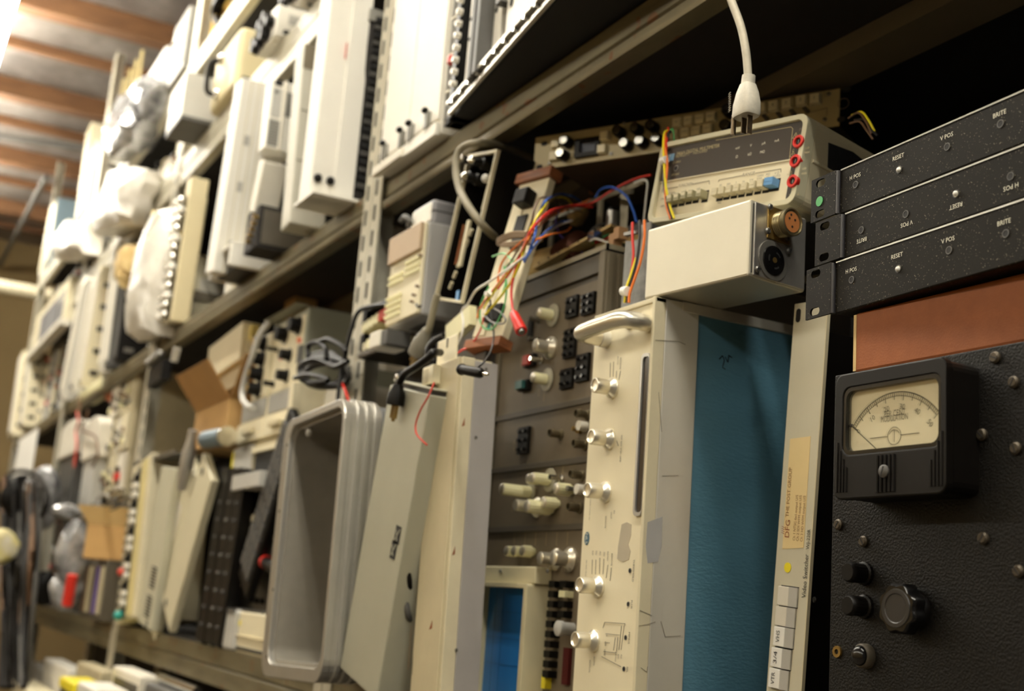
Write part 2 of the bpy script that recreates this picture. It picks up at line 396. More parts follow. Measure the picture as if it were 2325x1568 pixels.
# handle
pr = v.p(1483, 734); pl = v.p(1378, 770); so = .034
hp = [pr+Vector((-.006, -.002, 0)), pr+Vector((-.007, -.020, .001)), pr+Vector((-.016, -so, .001)), pr*.5+pl*.5+Vector((0, -so-.002, .002)), pl+Vector((.006, -so-.003, .001)), pl+Vector((.0, -so+.006, 0)), pl+Vector((0, -.012, 0)), pl]
MB().tube(hp, .0098, 14, 8).build('handle', 'satin', v)
MB().cyl(pl+Vector((0, -.011, 0)), (0, 1, 0), .0108, .011, 18).build('handle_collar', 'alu_w', v)
MB().cyl(v.p(1432, 735)+Vector((0, -.006, 0)), (0, 1, 0), .007, .006, 16).build('knob_stub', 'cream2', v)
for (x, y, sx) in ((1392, 881, 1), (1384, 997, 1), (1376, 1117, 1), (1359, 1331, 1), (1349, 1454, 1)):
    c = v.p(x, y)
    k = MB().lathe(c, NY, [(0, .0125), (.0022, .0125), (.0034, .0118), (.008, .0082), (.0095, .0079)], 28).build('knob', 'satin', v)
    MB().lathe(c+NY*.009, NY, [(0, .0086), (.002, .009), (.0155, .009), (.0165, .0084), (.0166, .0074), (.0150, .0066), (.0146, .002)], 40, flute=20, fd=.03).build('knob_cap', 'satin', k)
    MB().bar(c+Vector((.0045, -.0064, .0045)), c+Vector((.0085, -.0034, .0085)), .0006, .0006).build('index_mark', 'ink_blk', k)
for (x, y, s) in ((1431, 1295, 'THRESHOLD'), (1427, 1371, 'PLUS'), (1421, 1447, 'MINUS'), (1417, 1518, 'SEL')):
    c = v.p(x, y); hole(v, c, .0022); text(v, s, .0042, (c.x+.007, -.0008, c.z), -math.pi/2)
for (x, y, s) in ((1410, 825, 'REMOTE'), (1404, 818, 'AUTO'), (1411, 1018, 'INT EXT STBY LINE'), (1396, 1162, 'IN'), (1389, 1170, 'OUT'), (1376, 1185, 'REMOTE'), (1390, 1270, 'REMOTE'), (1381, 1262, 'RATIO'), (1373, 1258, 'DC'), (1364, 1256, 'AC'), (1355, 1255, 'MV'), (1347, 1255, 'KΩ'), (1379, 1440, '10'), (1376, 1460, '100'), (1374, 1480, '1000'), (1350, 1500, 'AUTO'), (1340, 1512, 'REMOTE'), (1399, 1490, 'RATIO'), (1405, 1490, 'DC'), (1412, 1490, 'AC')):
    c = v.p(x, y); text(v, s, .0036, (c.x, -.0008, c.z), -math.pi/2)
def lines(parent, segs, wd=.0004, m='ink', dep=-.0005):
    mb = MB()
    for a, b in segs: mb.bar(parent.p(*a, dep), parent.p(*b, dep), wd, .0003, up=(0, 1, 0))
    return mb.build('printed_lines', m, parent)
lines(v, [((1386, 823), (1385, 856)), ((1393, 821), (1392, 855)), ((1400, 842), (1399, 858)), ((1409, 842), (1405, 862)), ((1400, 1000), (1404, 1012)), ((1345, 1270), (1344, 1303)), ((1353, 1270), (1352, 1303)), ((1362, 1266), (1361, 1302)), ((1371, 1268), (1369, 1303)), ((1380, 1282), (1376, 1312)), ((1388, 1288), (1385, 1318)),
          ((1369, 1425), (1373, 1412)), ((1373, 1412), (1419, 1415)), ((1419, 1415), (1419, 1420)), ((1411, 1420), (1405, 1475)), ((1417, 1420), (1410, 1475)), ((1397, 1446), (1393, 1476)), ((1403, 1446), (1400, 1478)), ((1375, 1438), (1406, 1441)), ((1372, 1458), (1384, 1459)), ((1370, 1478), (1400, 1482)), ((1366, 1490), (1410, 1513))])
cx, cz = v.xz(1333, 1222)
MB().prism([(cx+.0052*math.cos(a), cz+.0075*math.sin(a)) for a in [i*math.pi/12 for i in range(24)]], -.0006, .0002).build('badge', mat('badge_blue', (54, 96, 118), .4), v)
text(v, 'NLS', .0072, (cx, -.0010, cz), -math.pi/2, 'ink_w')
text(v, 'NON-LINEAR SYSTEMS, INC.', .0026, (v.xz(1341, 1150)[0], -.0008, v.xz(1341, 1150)[1]), -math.pi/2)
text(v, 'DEL MAR, CALIF.', .0026, (v.xz(1332, 1290)[0], -.0008, v.xz(1332, 1290)[1]), -math.pi/2)
MB().prism([v.xz(*q) for q in ((1412, 1190), (1424, 1185), (1434, 1190), (1433, 1215), (1427, 1235), (1432, 1250), (1428, 1270), (1414, 1275), (1402, 1268), (1404, 1240), (1408, 1215))], -.0004, .0001).build('tape_residue', mat('residue', (176, 166, 144), .7, var=.08), v)
ys_ = [v.yz(*q, W) for q in ((1470, 1185), (1504, 1172), (1502, 1240), (1494, 1275), (1470, 1278), (1466, 1240))]
MB().prism(ys_, W, W+.0003, 'x').build('tape_residue', mat('residue2', (166, 164, 160), .7, var=.1), v)
mb = MB()
for L in (((1488, 772), (1540, 775), (1556, 782)), ((1503, 1080), (1540, 1079)), ((1452, 1385), (1480, 1397)), ((1450, 1420), (1470, 1417), (1488, 1411)), ((1500, 1410), (1510, 1445), (1545, 1443)), ((1495, 890), (1502, 980)), ((1455, 1515), (1468, 1525), (1470, 1512))):
    for a, b in zip(L, L[1:]): mb.bar(Vector((W+.0004,)+tuple(v.yz(*a, W))), Vector((W+.0004,)+tuple(v.yz(*b, W))), .0005, .0002, up=(1, 0, 0))
mb.build('scratches', 'ink_g', v)
mb = MB()
for L in (((1632, 815), (1640, 807), (1644, 818), (1640, 834)), ((1640, 834), (1647, 838)), ((1646, 810), (1652, 822)), ((1652, 822), (1654, 806)), ((1654, 806), (1662, 812))):
    for a, b in zip(L, L[1:]): mb.bar(Vector((W-.0016,)+tuple(v.yz(*a, W-.002))), Vector((W-.0016,)+tuple(v.yz(*b, W-.002))), .0009, .0002, up=(1, 0, 0))
mb.build('pen_mark', 'ink_blk', v)
# ---------------------------------------------------------------- video switcher
s = thing('video_switcher', 'narrow grey rack video switcher standing on end with a row of push buttons', 'video switcher', (1742, 1549), (1822, 1549), (1805, 690), .86, .2, ground=Z_LOW, upright=False)
W, H = s.w, s.h
MB().prism(rrect(0, W, 0, H, .001), 0, .003).build('front_panel', mat('vs_grey', (206, 200, 176), .45, var=.06, vscale=9), s)
MB().box(.003, W-.002, .003, .24, .02, H-.035).build('chassis', 'black', s)
MB().box(W-.0012, W+.0002, -.0005, .0035, 0, H).build('panel_edge', 'cream2', s)
c = s.p(1813, 716); MB().prism(rrect(c.x-.0035, c.x+.0035, c.z-.0075, c.z+.0075, .0034), -.0006, .001).build('rack_slot', 'black_m', s)
MB().prism([s.xz(*q) for q in ((1777, 1246), (1825, 1243), (1841, 990), (1795, 996))], -.0006, .0002).build('sticker', 'sticker', s)
c = s.p(1789, 1288); MB().prism(circ(c.x, c.z, .0052, 24), -.0007, .0002).build('yellow_dot', 'yellow', s)
def vtext(par, st, size, x, y, m='ink_blk', rot=math.pi/2-.0, **k):
    c = par.xz(x, y); text(par, st, size, (c[0], -.0010, c[1]), rot, m, **k)
vtext(s, 'Video Switcher', .0088, 1830, 1307, fitw=.044); vtext(s, 'WJ-220R', .0068, 1837, 1224, fitw=.0205)
vtext(s, 'THE POST GROUP', .0068, 1793, 1117, 'ink_br', fitw=.052); vtext(s, 'DFG', .0098, 1790, 1200, mat('dfg', (150, 78, 48), .6) and 'dfg')
vtext(s, '////', .0075, 1780, 1203, 'dfg')
vtext(s, 'Ch 1 NTSC 6x1 output U/S', .0052, 1808, 1175, 'ink_br', fitw=.047); vtext(s, 'Ch 2 SDI WFM output U/S', .0052, 1816, 1176, 'ink_br', fitw=.047); vtext(s, 'Ch 3 HD WFM output U/S', .0052, 1825, 1177, 'ink_br', fitw=.047)
for (x, y, lab) in ((1790, 1354, ''), (1785, 1400, ''), (1781, 1446, 'VHS'), (1775, 1494, '3/4'), (1770, 1541, 'VTR')):
    c = s.p(x+2, y); w2, h2 = .0140, .0098
    b = MB().box(c.x-w2+.001, c.x+w2, -.0005, .001, c.z-h2-.001, c.z+h2+.001).build('button_well', 'ink_blk', s)
    b = MB().prism([(c.x-w2+.001, c.z-h2), (c.x+w2*.30, c.z-h2), (c.x+w2*.30, c.z+h2), (c.x-w2+.001, c.z+h2)], -.005, .001).build('push_button', 'offwhite' if not lab else 'paper', s, .0008)
    MB().add([(c.x+w2*.32, -.005, c.z-h2), (c.x+w2, -.002, c.z-h2), (c.x+w2, .001, c.z-h2), (c.x+w2*.32, .001, c.z-h2), (c.x+w2*.32, -.005, c.z+h2), (c.x+w2, -.002, c.z+h2), (c.x+w2, .001, c.z+h2), (c.x+w2*.32, .001, c.z+h2)],
             [(0, 3, 2, 1), (4, 5, 6, 7), (0, 1, 5, 4), (1, 2, 6, 5), (2, 3, 7, 6), (3, 0, 4, 7)]).build('button_slope', 'lgrey', b)
    if lab: text(b, lab, .0078, (c.x-.005, -.0056, c.z), math.pi/2, 'ink_blk', fitw=.012)
screw(s, s.p(1857, 1362, .0)+Vector((-.004, -.0, 0)), .003, 'black')
# ---------------------------------------------------------------- black crackle cabinet with the meter
m = thing('meter_cabinet', 'black crackle-finish cabinet with a modulation meter, knobs and slotted screws', 'cabinet', (1881, 1548), (2325, 1500), (1881, 870), .74, .4, ground=Z_LOW)
mt, _ = 0, 0
ztop = m.xz(2240, 789)[1]; Wm = m.xz(2325, 1100)[0]+.10
MB().box(0, Wm, 0, .005, 0, ztop).build('front_panel', 'crackle', m, .0012)
MB().box(.012, Wm-.01, .005, .36, .004, ztop-.004).build('case', 'black', m)
D = -.036                                        # meter face plane
q = [m.xz(*p, D) for p in ((1897, 1136), (2150, 1119), (2146, 808), (1893, 853))]
mx0, mx1, mz0, mz1 = (q[0][0]+q[3][0])/2, (q[1][0]+q[2][0])/2, (q[0][1]+q[1][1])/2, (q[2][1]+q[3][1])/2
q = [m.xz(*p, D) for p in ((1914, 1034), (2137, 1010), (2134, 847), (1911, 880))]
wx0, wx1, wz0, wz1 = (q[0][0]+q[3][0])/2, (q[1][0]+q[2][0])/2, (q[0][1]+q[1][1])/2, (q[2][1]+q[3][1])/2
md = bpy.data.objects.new('modulation_meter', None)
body = MB().ring(rrect(mx0, mx1, mz0, mz1, .008), rrect(wx0, wx1, wz0, wz1, .008), D, D+.008).build('modulation_meter', 'black', m, .0012)
body['label'] = 'square black panel meter with cream dial'
MB().prism(rrect(mx0+.001, mx1-.001, mz0+.001, mz1-.001, .009), D+.008, 0).build('meter_body', 'black', body)
MB().ring(rrect(wx0, wx1, wz0, wz1, .008), rrect(wx0+.003, wx1-.003, wz0+.003, wz1-.003, .007), D+.001, D+.007).build('window_rim', 'black_g', body)
DP = D+.0072
MB().prism(rrect(wx0+.001, wx1-.001, wz0+.001, wz1-.001, .006), DP, DP+.001).build('dial', 'dial', body)
cxp, czp = (m.xz(2028, 1000, DP)[0]), None
p0 = m.xz(1938, 967, DP); p1 = m.xz(2048, 889, DP); p2 = m.xz(2133, 935, DP)
def circ3(a, b, c):
    ax, ay, bx, by, qx, qy = *a, *b, *c
    d = 2*(ax*(by-qy)+bx*(qy-ay)+qx*(ay-by))
    ux = ((ax*ax+ay*ay)*(by-qy)+(bx*bx+by*by)*(qy-ay)+(qx*qx+qy*qy)*(ay-by))/d
    uy = ((ax*ax+ay*ay)*(qx-bx)+(bx*bx+by*by)*(ax-qx)+(qx*qx+qy*qy)*(bx-ax))/d
    return ux, uy, math.hypot(ax-ux, ay-uy)
ux, uy, R = circ3(p0, p1, p2)
A0 = math.atan2(p0[1]-uy, p0[0]-ux); A1 = math.atan2(p2[1]-uy, p2[0]-ux)
mb = MB()
def pol(a, r): return Vector((ux+r*math.cos(a), DP-.0003, uy+r*math.sin(a)))
for k in range(40):
    a, b = A0+(A1-A0)*k/40, A0+(A1-A0)*(k+1)/40
    mb.bar(pol(a, R), pol(b, R), .0008, .0002, up=(0, 1, 0)); mb.bar(pol(a, R*.945), pol(b, R*.945), .0004, .0002, up=(0, 1, 0))
for k in range(51):
    a = A0+(A1-A0)*k/50; r1 = .945 if k % 5 else .90 if k % 10 else .885
    mb.bar(pol(a, R), pol(a, R*r1), .0006 if k % 5 == 0 else .0003, .0002, up=(0, 1, 0))
mb.build('scale', 'ink_blk', body)
for k in range(6):
    a = A0+(A1-A0)*k/5; pp = pol(a, R*(.80 if k else .86)); text(body, str(k*10), .0062, (pp.x, DP-.0003, pp.z), a-math.pi/2, 'ink_blk')
mx = lambda x, y: m.xz(x, y, DP)
text(body, 'PER CENT', .0072, (mx(2032, 938)[0], DP-.0003, mx(2032, 938)[1]), 0, 'ink_blk', fitw=mx(2057, 933)[0]-mx(2009, 941)[0])
text(body, 'MODULATION', .0072, (mx(2031, 949)[0], DP-.0003, mx(2031, 949)[1]), 0, 'ink_blk', fitw=mx(2062, 944)[0]-mx(2001, 953)[0])
text(body, 'MODEL 29', .0032, (mx(1962, 1026)[0], DP-.0003, mx(1962, 1026)[1]), 0, 'ink')
ec = mx(2031, 989); mb = MB()
E_ = [Vector((ec[0]+.0070*math.cos(i*math.pi/14), DP-.0003, ec[1]+.0070*math.sin(i*math.pi/14))) for i in range(29)]
for a, b in zip(E_, E_[1:]): mb.bar(a, b, .0004, .0002, up=(0, 1, 0))
G_ = [Vector((ec[0]+.0062*math.cos(.5+i*.214), DP-.0003, ec[1]-.0015+.0062*math.sin(.5+i*.214))) for i in range(11)]
for a, b in zip(G_, G_[1:]): mb.bar(a, b, .0004, .0002, up=(0, 1, 0))
mb.bar(Vector((ec[0], DP-.0003, ec[1]-.005)), Vector((ec[0], DP-.0003, ec[1]+.0045)), .0005, .0002, up=(0, 1, 0))
for sg in (-1, 1): mb.bar(Vector((ec[0]+sg*.007, DP-.0003, ec[1])), Vector((ec[0]+sg*.026, DP-.0003, ec[1])), .0005, .0002, up=(0, 1, 0))
mb.build('emblem', 'ink', body)
n0, n1 = mx(1938, 967), mx(2000, 1025)
MB().bar((n0[0], DP-.002, n0[1]), (n1[0], DP-.002, n1[1]), .0006, .0004, up=(0, 1, 0)).ball((n0[0], DP-.002, n0[1]), .0016, 8, 6).build('needle', 'black_m', body)
MB().prism(rrect(wx0+.001, wx1-.001, wz0+.001, wz1-.001, .006), D+.003, D+.0038).build('window_glass', 'glass', body)
c = m.p(2011, 1070, D)
for dx in (-.0085, -.0045, 0, .0045, .0085): MB().cyl((c.x+dx, D-.0001, wz0-.003), (0, 0, -1), .0016, wz0-.003-mz0-.004, 8).build('rib', 'black', body)
for sx, x_ in ((1, mx0), (-1, mx1)):
    for i, L in enumerate((.047, .040, .033, .026)): MB().cyl((x_+sx*(.004+i*.0035), D-.0001, mz0+L), (0, 0, -1), .0011, L-.006, 8).build('rib', 'black', body)
screw(body, Vector((c.x, D-.001, c.z)), .0052, 'dgrey', h=.003)
for (x, y) in ((2262, 812), (2304, 868), (2232, 987), (2309, 1018), (2235, 1222), (2315, 1297), (1906, 1191), (1963, 1229)):
    screw(m, m.p(x, y), .0048, mat('screw_dark', (74, 66, 54), .45, .6), h=.0036)
for (x, y) in ((1965, 1302), (1965, 1377)):
    c = m.p(x, y); k = MB().lathe(c, NY, [(0, .0098), (.003, .0098), (.004, .0082), (.013, .0082), (.0145, .0086), (.018, .0084), (.020, .0070)], 36, flute=18, fd=.05).build('small_knob', 'black', m)
c = m.p(2076, 1384)
k = MB().lathe(c, NY, [(0, .0165), (.004, .0165), (.006, .015)], 28).build('knob_base', 'black', m)
k = MB().lathe(c+NY*.006, NY, [(0, .018), (.002, .0205), (.011, .0205), (.0135, .0185)], 64, flute=8, fd=.12).build('fluted_knob', 'black_g', m)
MB().lathe(c+NY*.0194, NY, [(0, .0150), (.0008, .0146), (.0008, .0115), (.0002, .0108), (.0002, .001)], 32).build('knob_face', mat('knob_black', (30, 27, 24), .4), k)
c = m.p(1968, 1489); k = MB().lathe(c, NY, [(0, .0100), (.006, .0098), (.0075, .0086)], 24).build('lamp_bezel', 'taupe_d', m)
MB().ball(c+NY*.007, .0082, 16, 10, (1, .75, 1)).build('jewel', 'black_g', k)
c = m.p(1903, 1479); MB().ring(circ(c.x, c.z, .0048, 16), circ(c.x, c.z, .0022, 16), -.002, .0).build('hex_nut', 'brass', m); MB().prism(circ(c.x, c.z, .0024, 12), -.0004, .0).build('hole', 'black_m', m)
MCAB_TOP = Z_LOW+ztop
# ---------------------------------------------------------------- brown box on the cabinet
bz = MCAB_TOP+.001
bl = at(1938, 838, 1, .748)
bt = at(1934, 712, 1, .748).z
t = T('leatherette_box', 'reddish brown leatherette box lying on top of the black meter cabinet', 'box', (bl.x, .748, bz), w=.5, h=bt-bz)
MB().box(0, .50, 0, .34, 0, t.h).build('box_body', 'brownleather', t, .003)
MB().box(-.0004, .003, -.0004, .003, .002, t.h-.002).build('worn_edge', 'crumple', t)
BROWN_TOP = bt
# ---------------------------------------------------------------- three black rack monitor units
yw = math.radians(-3.48)
zc = [at(1890, y, 1, .74).z for y in (705, 595)]; 
U = .0445
zb0 = BROWN_TOP+.001
lbl = ['lowest of three black rack units, resting on the brown box', 'middle black rack unit of the stack, mounted upside down', 'topmost black rack unit of the stack with green dot']
off = [at(1890, 650, 1, .74).x, at(1911, 540, 1, .74).x, at(1901, 440, 1, .74).x]
ztops = [at(1890, 595, 1, .74).z, at(1911, 485, 1, .74).z, at(1901, 386, 1, .74).z]
zbots = [zb0, ztops[0]+.0006, ztops[1]+.0006]
for i in range(3):
    t = T('rack_unit', lbl[i], 'rack unit', (off[i], .74, zbots[i]), yaw=yw, h=ztops[i]-zbots[i], group='stacked black rack units')
    h = t.h; ew = .035
    # ear with two rack slots, proud of the main panel
    A = rrect(-ew, -.0, .0006, h-.0006, .003)
    ear = MB().box(-ew, 0, -.002, .000, .0125, h-.0125)
    for z0, z1 in ((.0005, .0125), (h-.0125, h-.0005)):
        ear.box(-ew, -.031, -.002, 0, z0, z1).box(-.012, 0, -.002, 0, z0, z1)
        ear.ring(rrect(-.0312, -.0118, z0, z1, .0001), rrect(-.0285, -.0150, (z0+z1)/2-.0036, (z0+z1)/2+.0036, .0035), -.002, 0)
    e = ear.build('rack_ear', 'black_speck', t)
    MB().cyl((-.0005, .0012, .001), (0, 0, 1), .0030, h-.002, 12).build('bent_edge', mat('black_satin', (40, 38, 40), .28, .2), t)
    MB().box(.0005, .43, .0022, .30, .0004, h-.0004).build('front_panel', 'black_speck', t, .0012)
    MB().box(.002, .43, .0016, .0032, h-.0012, h+.0002).build('top_edge', mat('worn_edge_metal', (170, 168, 160), .3, .6), t)
    inv = i == 1
    labs = [('H POS', 0), ('RESET', 1), ('V POS', 0), ('BRITE', 0)]
    pxs = {2: ((1943, 401, 1943, 419), (2041, 357, 2042, 385), (2151, 310, 2151, 333), (2271, 259, 2272, 281)), 1: ((1958, 545, 1956, 522), (2060, 508, 2057, 486), (2172, 467, 2171, 440), (2297, 424, 2295, 400)), 0: ((1934, 614, 1934, 635), (2038, 581, 2040, 610), (2154, 545, 2155, 568), (2281, 505, 2284, 530))}[i]
    if inv: labs = labs[::-1]
    for (st, btn), (tx, ty, hx, hy) in zip(labs, pxs):
        a, b = t.xz(tx, ty, .0022); text(t, st, .0054, (a, .0014, b), math.pi if inv else 0, 'ink_w')
        a, b = t.xz(hx, hy, .0022)
        MB().ring(circ(a, b, .0034, 16), circ(a, b, .0026, 16), .0016, .003).build('bushing', 'dgrey', t)
        MB().prism(circ(a, b, .0027, 16), .0018, .003).build('adjuster', 'ink_w' if btn else 'black_m', t)
        if btn: MB().ball((a, .0015, b-.0003*(1 if not inv else -1)), .0022, 10, 6).build('reset_button', 'w_white', t)
    if i == 2:
        a, b = t.xz(1865, 458); MB().prism(circ(a, b, .0048, 20), -.0026, -.0018).build('green_dot', 'green', t)
# ---------------------------------------------------------------- aluminium connector box on the voltmeter
za = 1.8495
P0, P1, P2 = at(1462, 680, 2, za+.001), at(1699, 625, 2, za+.001), at(1836, 662, 2, za+.001)
yw = math.atan2(P1.y-P0.y, P1.x-P0.x); wa = (P1-P0).length; da = (P2-P1).length
tz = (at(1715, 447, 1, P1.y)-P1).z
b = T('connector_box', 'bare aluminium box with round connector and power socket resting on the voltmeter', 'junction box', (P0.x, P0.y, za+.001), yaw=yw, w=wa, h=tz)
al_m = mat('alu_box', (196, 190, 170), .36, .35, var=.07, vscale=7, bump=.02, bscale=300)
MB().box(0, wa, 0, da, 0, tz).build('shell', al_m, b, .0025)
MB().box(wa-.001, wa+.0012, .006, da-.002, .002, tz-.002).build('end_plate', mat('alu_end', (196, 193, 186), .3, .8, var=.15, vscale=25), b, .0008)
MB().cyl((wa-.0005, .004, .004), (0, 0, 1), .0012, tz-.008, 8).build('seam', 'ink', b)
AX = Vector((1, 0, 0))
def ex(x, y, dd=0.0): a_, b_ = b.yz(x, y, wa+.0012+dd); return Vector((wa+.0012+dd, a_, b_))
c = ex(1768, 512); 
pl = MB().box(wa+.0012, wa+.003, c.y-.018, c.y+.016, c.z-.018, c.z+.018).build('connector_flange', 'brass', b, .001)
MB().lathe(c, AX, [(0, .0135)]+[(0.002+.0012*k, .0135+(.0007 if k % 2 else 0)) for k in range(10)]+[(.015, .0150), (.0195, .0152), (.0200, .0138), (.0185, .0132)], 32).build('round_connector', mat('nickel', (150, 138, 104), .35, .85, var=.2), b)
MB().cyl(c+AX*.0172, AX, .0112, .0016, 24).build('insert', mat('insert_tan', (176, 112, 62), .5), b)
for k, (dy, dz) in enumerate(((-.0045, .003), (.004, .003), (0, -.0052), (-.002, .0075))): MB().cyl(c+AX*.0188+Vector((0, dy, dz)), AX, .0013, .0004, 10).build('pin_hole', 'black_m', b)
for (x, y) in ((1748, 470), (1743, 524), (1786, 540)): screw(b, ex(x, y, .0018), .0036, 'steel', (1, 0, 0), h=.0022)
c = ex(1753, 592)
MB().prism([(c.y+.0205*math.cos(a)*(1+.10*abs(math.cos(a+.7))**3), c.z+.0205*math.sin(a)*(1+.10*abs(math.cos(a+.7))**3)) for a in [i*math.pi/16 for i in range(32)]], wa+.0012, wa+.0028, 'x').build('socket_plate', mat('socket_grey', (120, 117, 110), .4, .5), b, .0006)
sk = MB().lathe(c+AX*.0016, AX, [(0, .0158), (.0016, .0155), (.0022, .0142)], 30).build('power_socket', 'black_g', b)
MB().cyl(c+AX*.0038, AX, .003, .0004, 14).build('socket_centre', 'brass', b)
for a0 in (.5, 2.6, 4.7):
    Q = [(c.y+r*math.cos(a0+k*.16), c.z+r*math.sin(a0+k*.16)) for r, ks in ((.0078, range(6)), (.0096, range(5, -1, -1))) for k in ks]
    MB().prism(Q, wa+.0048, wa+.0053, 'x').build('socket_slot', 'black_m', b)
for (x, y) in ((1720, 611), (1791, 570)): screw(b, ex(x, y, .0018), .0038, 'steel', (1, 0, 0), h=.0024)
AL_TOP = za+.001+tz
# ---------------------------------------------------------------- digital multimeter on the aluminium box
wd, hd = .228, .1045
d = T('digital_multimeter', 'beige bench multimeter with dark display window, red sockets and blue range key', 'multimeter', (-1.2031, .7915, 1.966), math.radians(9.815), math.radians(6), wd, hd, pitch=math.radians(-4.5))
pl_ = mat('dmm_plastic', (206, 196, 164), .5, bump=.10, bscale=700, var=.06, vscale=12)
OUT = rrect(0, wd, 0, hd, .012, 5); INN = rrect(.0065, wd-.0065, .0065, hd-.0065, .008, 5)
MB().ring(OUT, INN, -.004, .012).build('front_bezel', mat('dmm_bezel', (196, 190, 160), .45), d, .0008)
MB().prism(OUT, .012, .25).build('case', pl_, d)
MB().ring(rrect(-.0015, wd+.0015, hd*.50, hd*.545, .002), rrect(.004, wd-.004, hd*.505, hd*.54, .001), .014, .24).build('case_seam', 'cream2', d)
MB().box(.006, wd-.006, .001, .012, .006, hd-.006).build('front_panel', 'cream', d)
dk = mat('dmm_dark', (60, 53, 45), .32, var=.06)
xs0 = d.xz(1495, 408, .001)[0]; xr = d.xz(1795, 395, .001)[0]; zs = (d.xz(1500, 412, .001)[1]+d.xz(1790, 367, .001)[1])/2
MB().box(.0068, wd-.0068, -.0002, .001, zs, hd-.0068).build('display_panel', dk, d)
MB().prism([(xr, zs+.001), (xr, .0075), (wd-.008, .0075), (wd-.0068, .012), (wd-.0068, zs+.001)], -.0002, .001).build('input_panel', dk, d)
MB().box(.0068, xr, -.0006, .001, zs-.0010, zs+.0006).build('panel_trim', 'cream2', d)
mb = MB()
for a, bq in (((1606, 395), (1792, 363)), ((1792, 363), (1800, 292)), ((1800, 292), (1796, 288)), ((1796, 288), (1625, 318))): mb.bar(d.p(*a, -.0004), d.p(*bq, -.0004), .0006, .0003, up=(0, 1, 0))
mb.build('display_outline', 'ink_tan', d)
def dt(st, x, y, sz, mm='ink_tan', **k):
    a_, b_ = d.xz(x, y, -.0006); text(d, st, sz, (a_, -.0007, b_), 0, mm, **k)
dt('3466A DIGITAL MULTIMETER', 1584, 340, .0062, fitw=d.xz(1632, 332, -.0006)[0]-d.xz(1535, 348, -.0006)[0]); dt('HEWLETT · PACKARD', 1570, 349, .0046, spacing=1.3, fitw=d.xz(1605, 344, -.0006)[0]-d.xz(1535, 355, -.0006)[0])
for st, x, y in (('mV', 1675, 336), ('V', 1705, 330), ('μA', 1734, 325), ('mA', 1764, 319), ('Ω', 1673, 356), ('kΩ', 1702, 350), ('MΩ', 1731, 345)): dt(st, x, y, .0046, 'ink_w')
dt('Ω ZERO', 1537, 368, .0036); dt('20Ω 200Ω', 1533, 396, .0032)
dt('INPUT', 1826, 292, .0048, 'ink_g'); dt('V Ω', 1820, 306, .0042); dt('COM', 1817, 353, .0046); dt('A', 1810, 397, .0046); dt('2A FUSE', 1803, 442, .0040); dt('2A', 1795, 390, .0036); dt('MAX', 1793, 396, .0034); dt('120', 1833, 336, .0034); dt('MAX', 1833, 346, .0034); dt('±30', 1826, 383, .0034); dt('MAX', 1826, 394, .0034); dt('Ω', 1801, 342, .0042)
dt('FUNCTION', 1557, 419, .0046, 'ink_g'); dt('RANGE', 1700, 395, .0056, 'ink_g')
for st, x, y in (('20', 1636, 421), ('200', 1654, 418), ('2', 1671, 415), ('20', 1688, 413), ('200', 1706, 409), ('2000', 1724, 406), ('20', 1743, 403), ('AUTO', 1763, 400), ('1200V', 1726, 399), ('MΩ', 1744, 396), ('V Ω', 1764, 393), ('~V', 1555, 433), ('mA', 1586, 428), ('POWER', 1524, 439), ('ON', 1504, 452), ('OFF', 1504, 468), ('REL', 1634, 460)): dt(st, x, y, .0040, 'ink_g')
mb = MB()
for L in (((1503, 437), (1504, 430), (1539, 424)), ((1572, 418), (1610, 410), (1611, 418)), ((1631, 413), (1633, 408), (1686, 398)), ((1714, 393), (1773, 383), (1773, 391))):
    for a, bq in zip(L, L[1:]): mb.bar(d.p(*a, .0004), d.p(*bq, .0004), .0005, .0003, up=(0, 1, 0))
mb.build('printed_lines', 'ink_g', d)
for (x, y) in ((1806, 309), (1800, 351)):
    mb = MB(); a = d.p(x, y, -.0005); r_ = .0042
    for i in range(3): mb.bar(a+Vector((r_*math.sin(i*2.094), 0, r_*math.cos(i*2.094))), a+Vector((r_*math.sin((i+1)*2.094), 0, r_*math.cos((i+1)*2.094))), .0005, .0003, up=(0, 1, 0))
    mb.bar(a+Vector((0, 0, .0018)), a+Vector((0, 0, -.0012)), .0006, .0003, up=(0, 1, 0)); mb.build('warning_triangle', 'ink_tan', d)
c = d.p(1524, 357, -.0006); hb = MB().prism([(c.x-.0045, c.z-.0045), (c.x+.0045, c.z-.0045), (c.x+.0045, c.z+.0045), (c.x-.0045, c.z+.0045)], -.0008, 0).build('badge', mat('hp_blue', (120, 160, 190), .5), d)
c = d.p(1520, 354, -.0006); text(hb, 'hp', .0056, (c.x, -.0012, c.z), 0, 'ink_w')
c = d.p(1535, 382, -.0004); hole(d, Vector((c.x, -.0004, c.z)), .0030)
for i, (x, y) in enumerate(((1818, 324), (1811, 368), (1805, 414))):
    c = d.p(x, y, -.001); k = MB().lathe(c, NY, [(0, .0070), (.001, .0072), (.005, .0072), (.0056, .0066), (.0056, .0044), (.0030, .0040)], 28).build('input_socket', 'red', d)
    MB().cyl(c+NY*.0031, NY, .0038, .0004, 20).build('socket_hole', 'black_m', k); MB().bar(c+NY*.0038+Vector((0, 0, -.002)), c+NY*.0038+Vector((0, 0, .002)), .001, .0006, up=(0, 1, 0)).build('contact', 'steel', k)
c = d.p(1817, 345, -.0003); MB().cyl(c, NY, .0016, .0004, 12).build('pilot_hole', 'black_m', d)
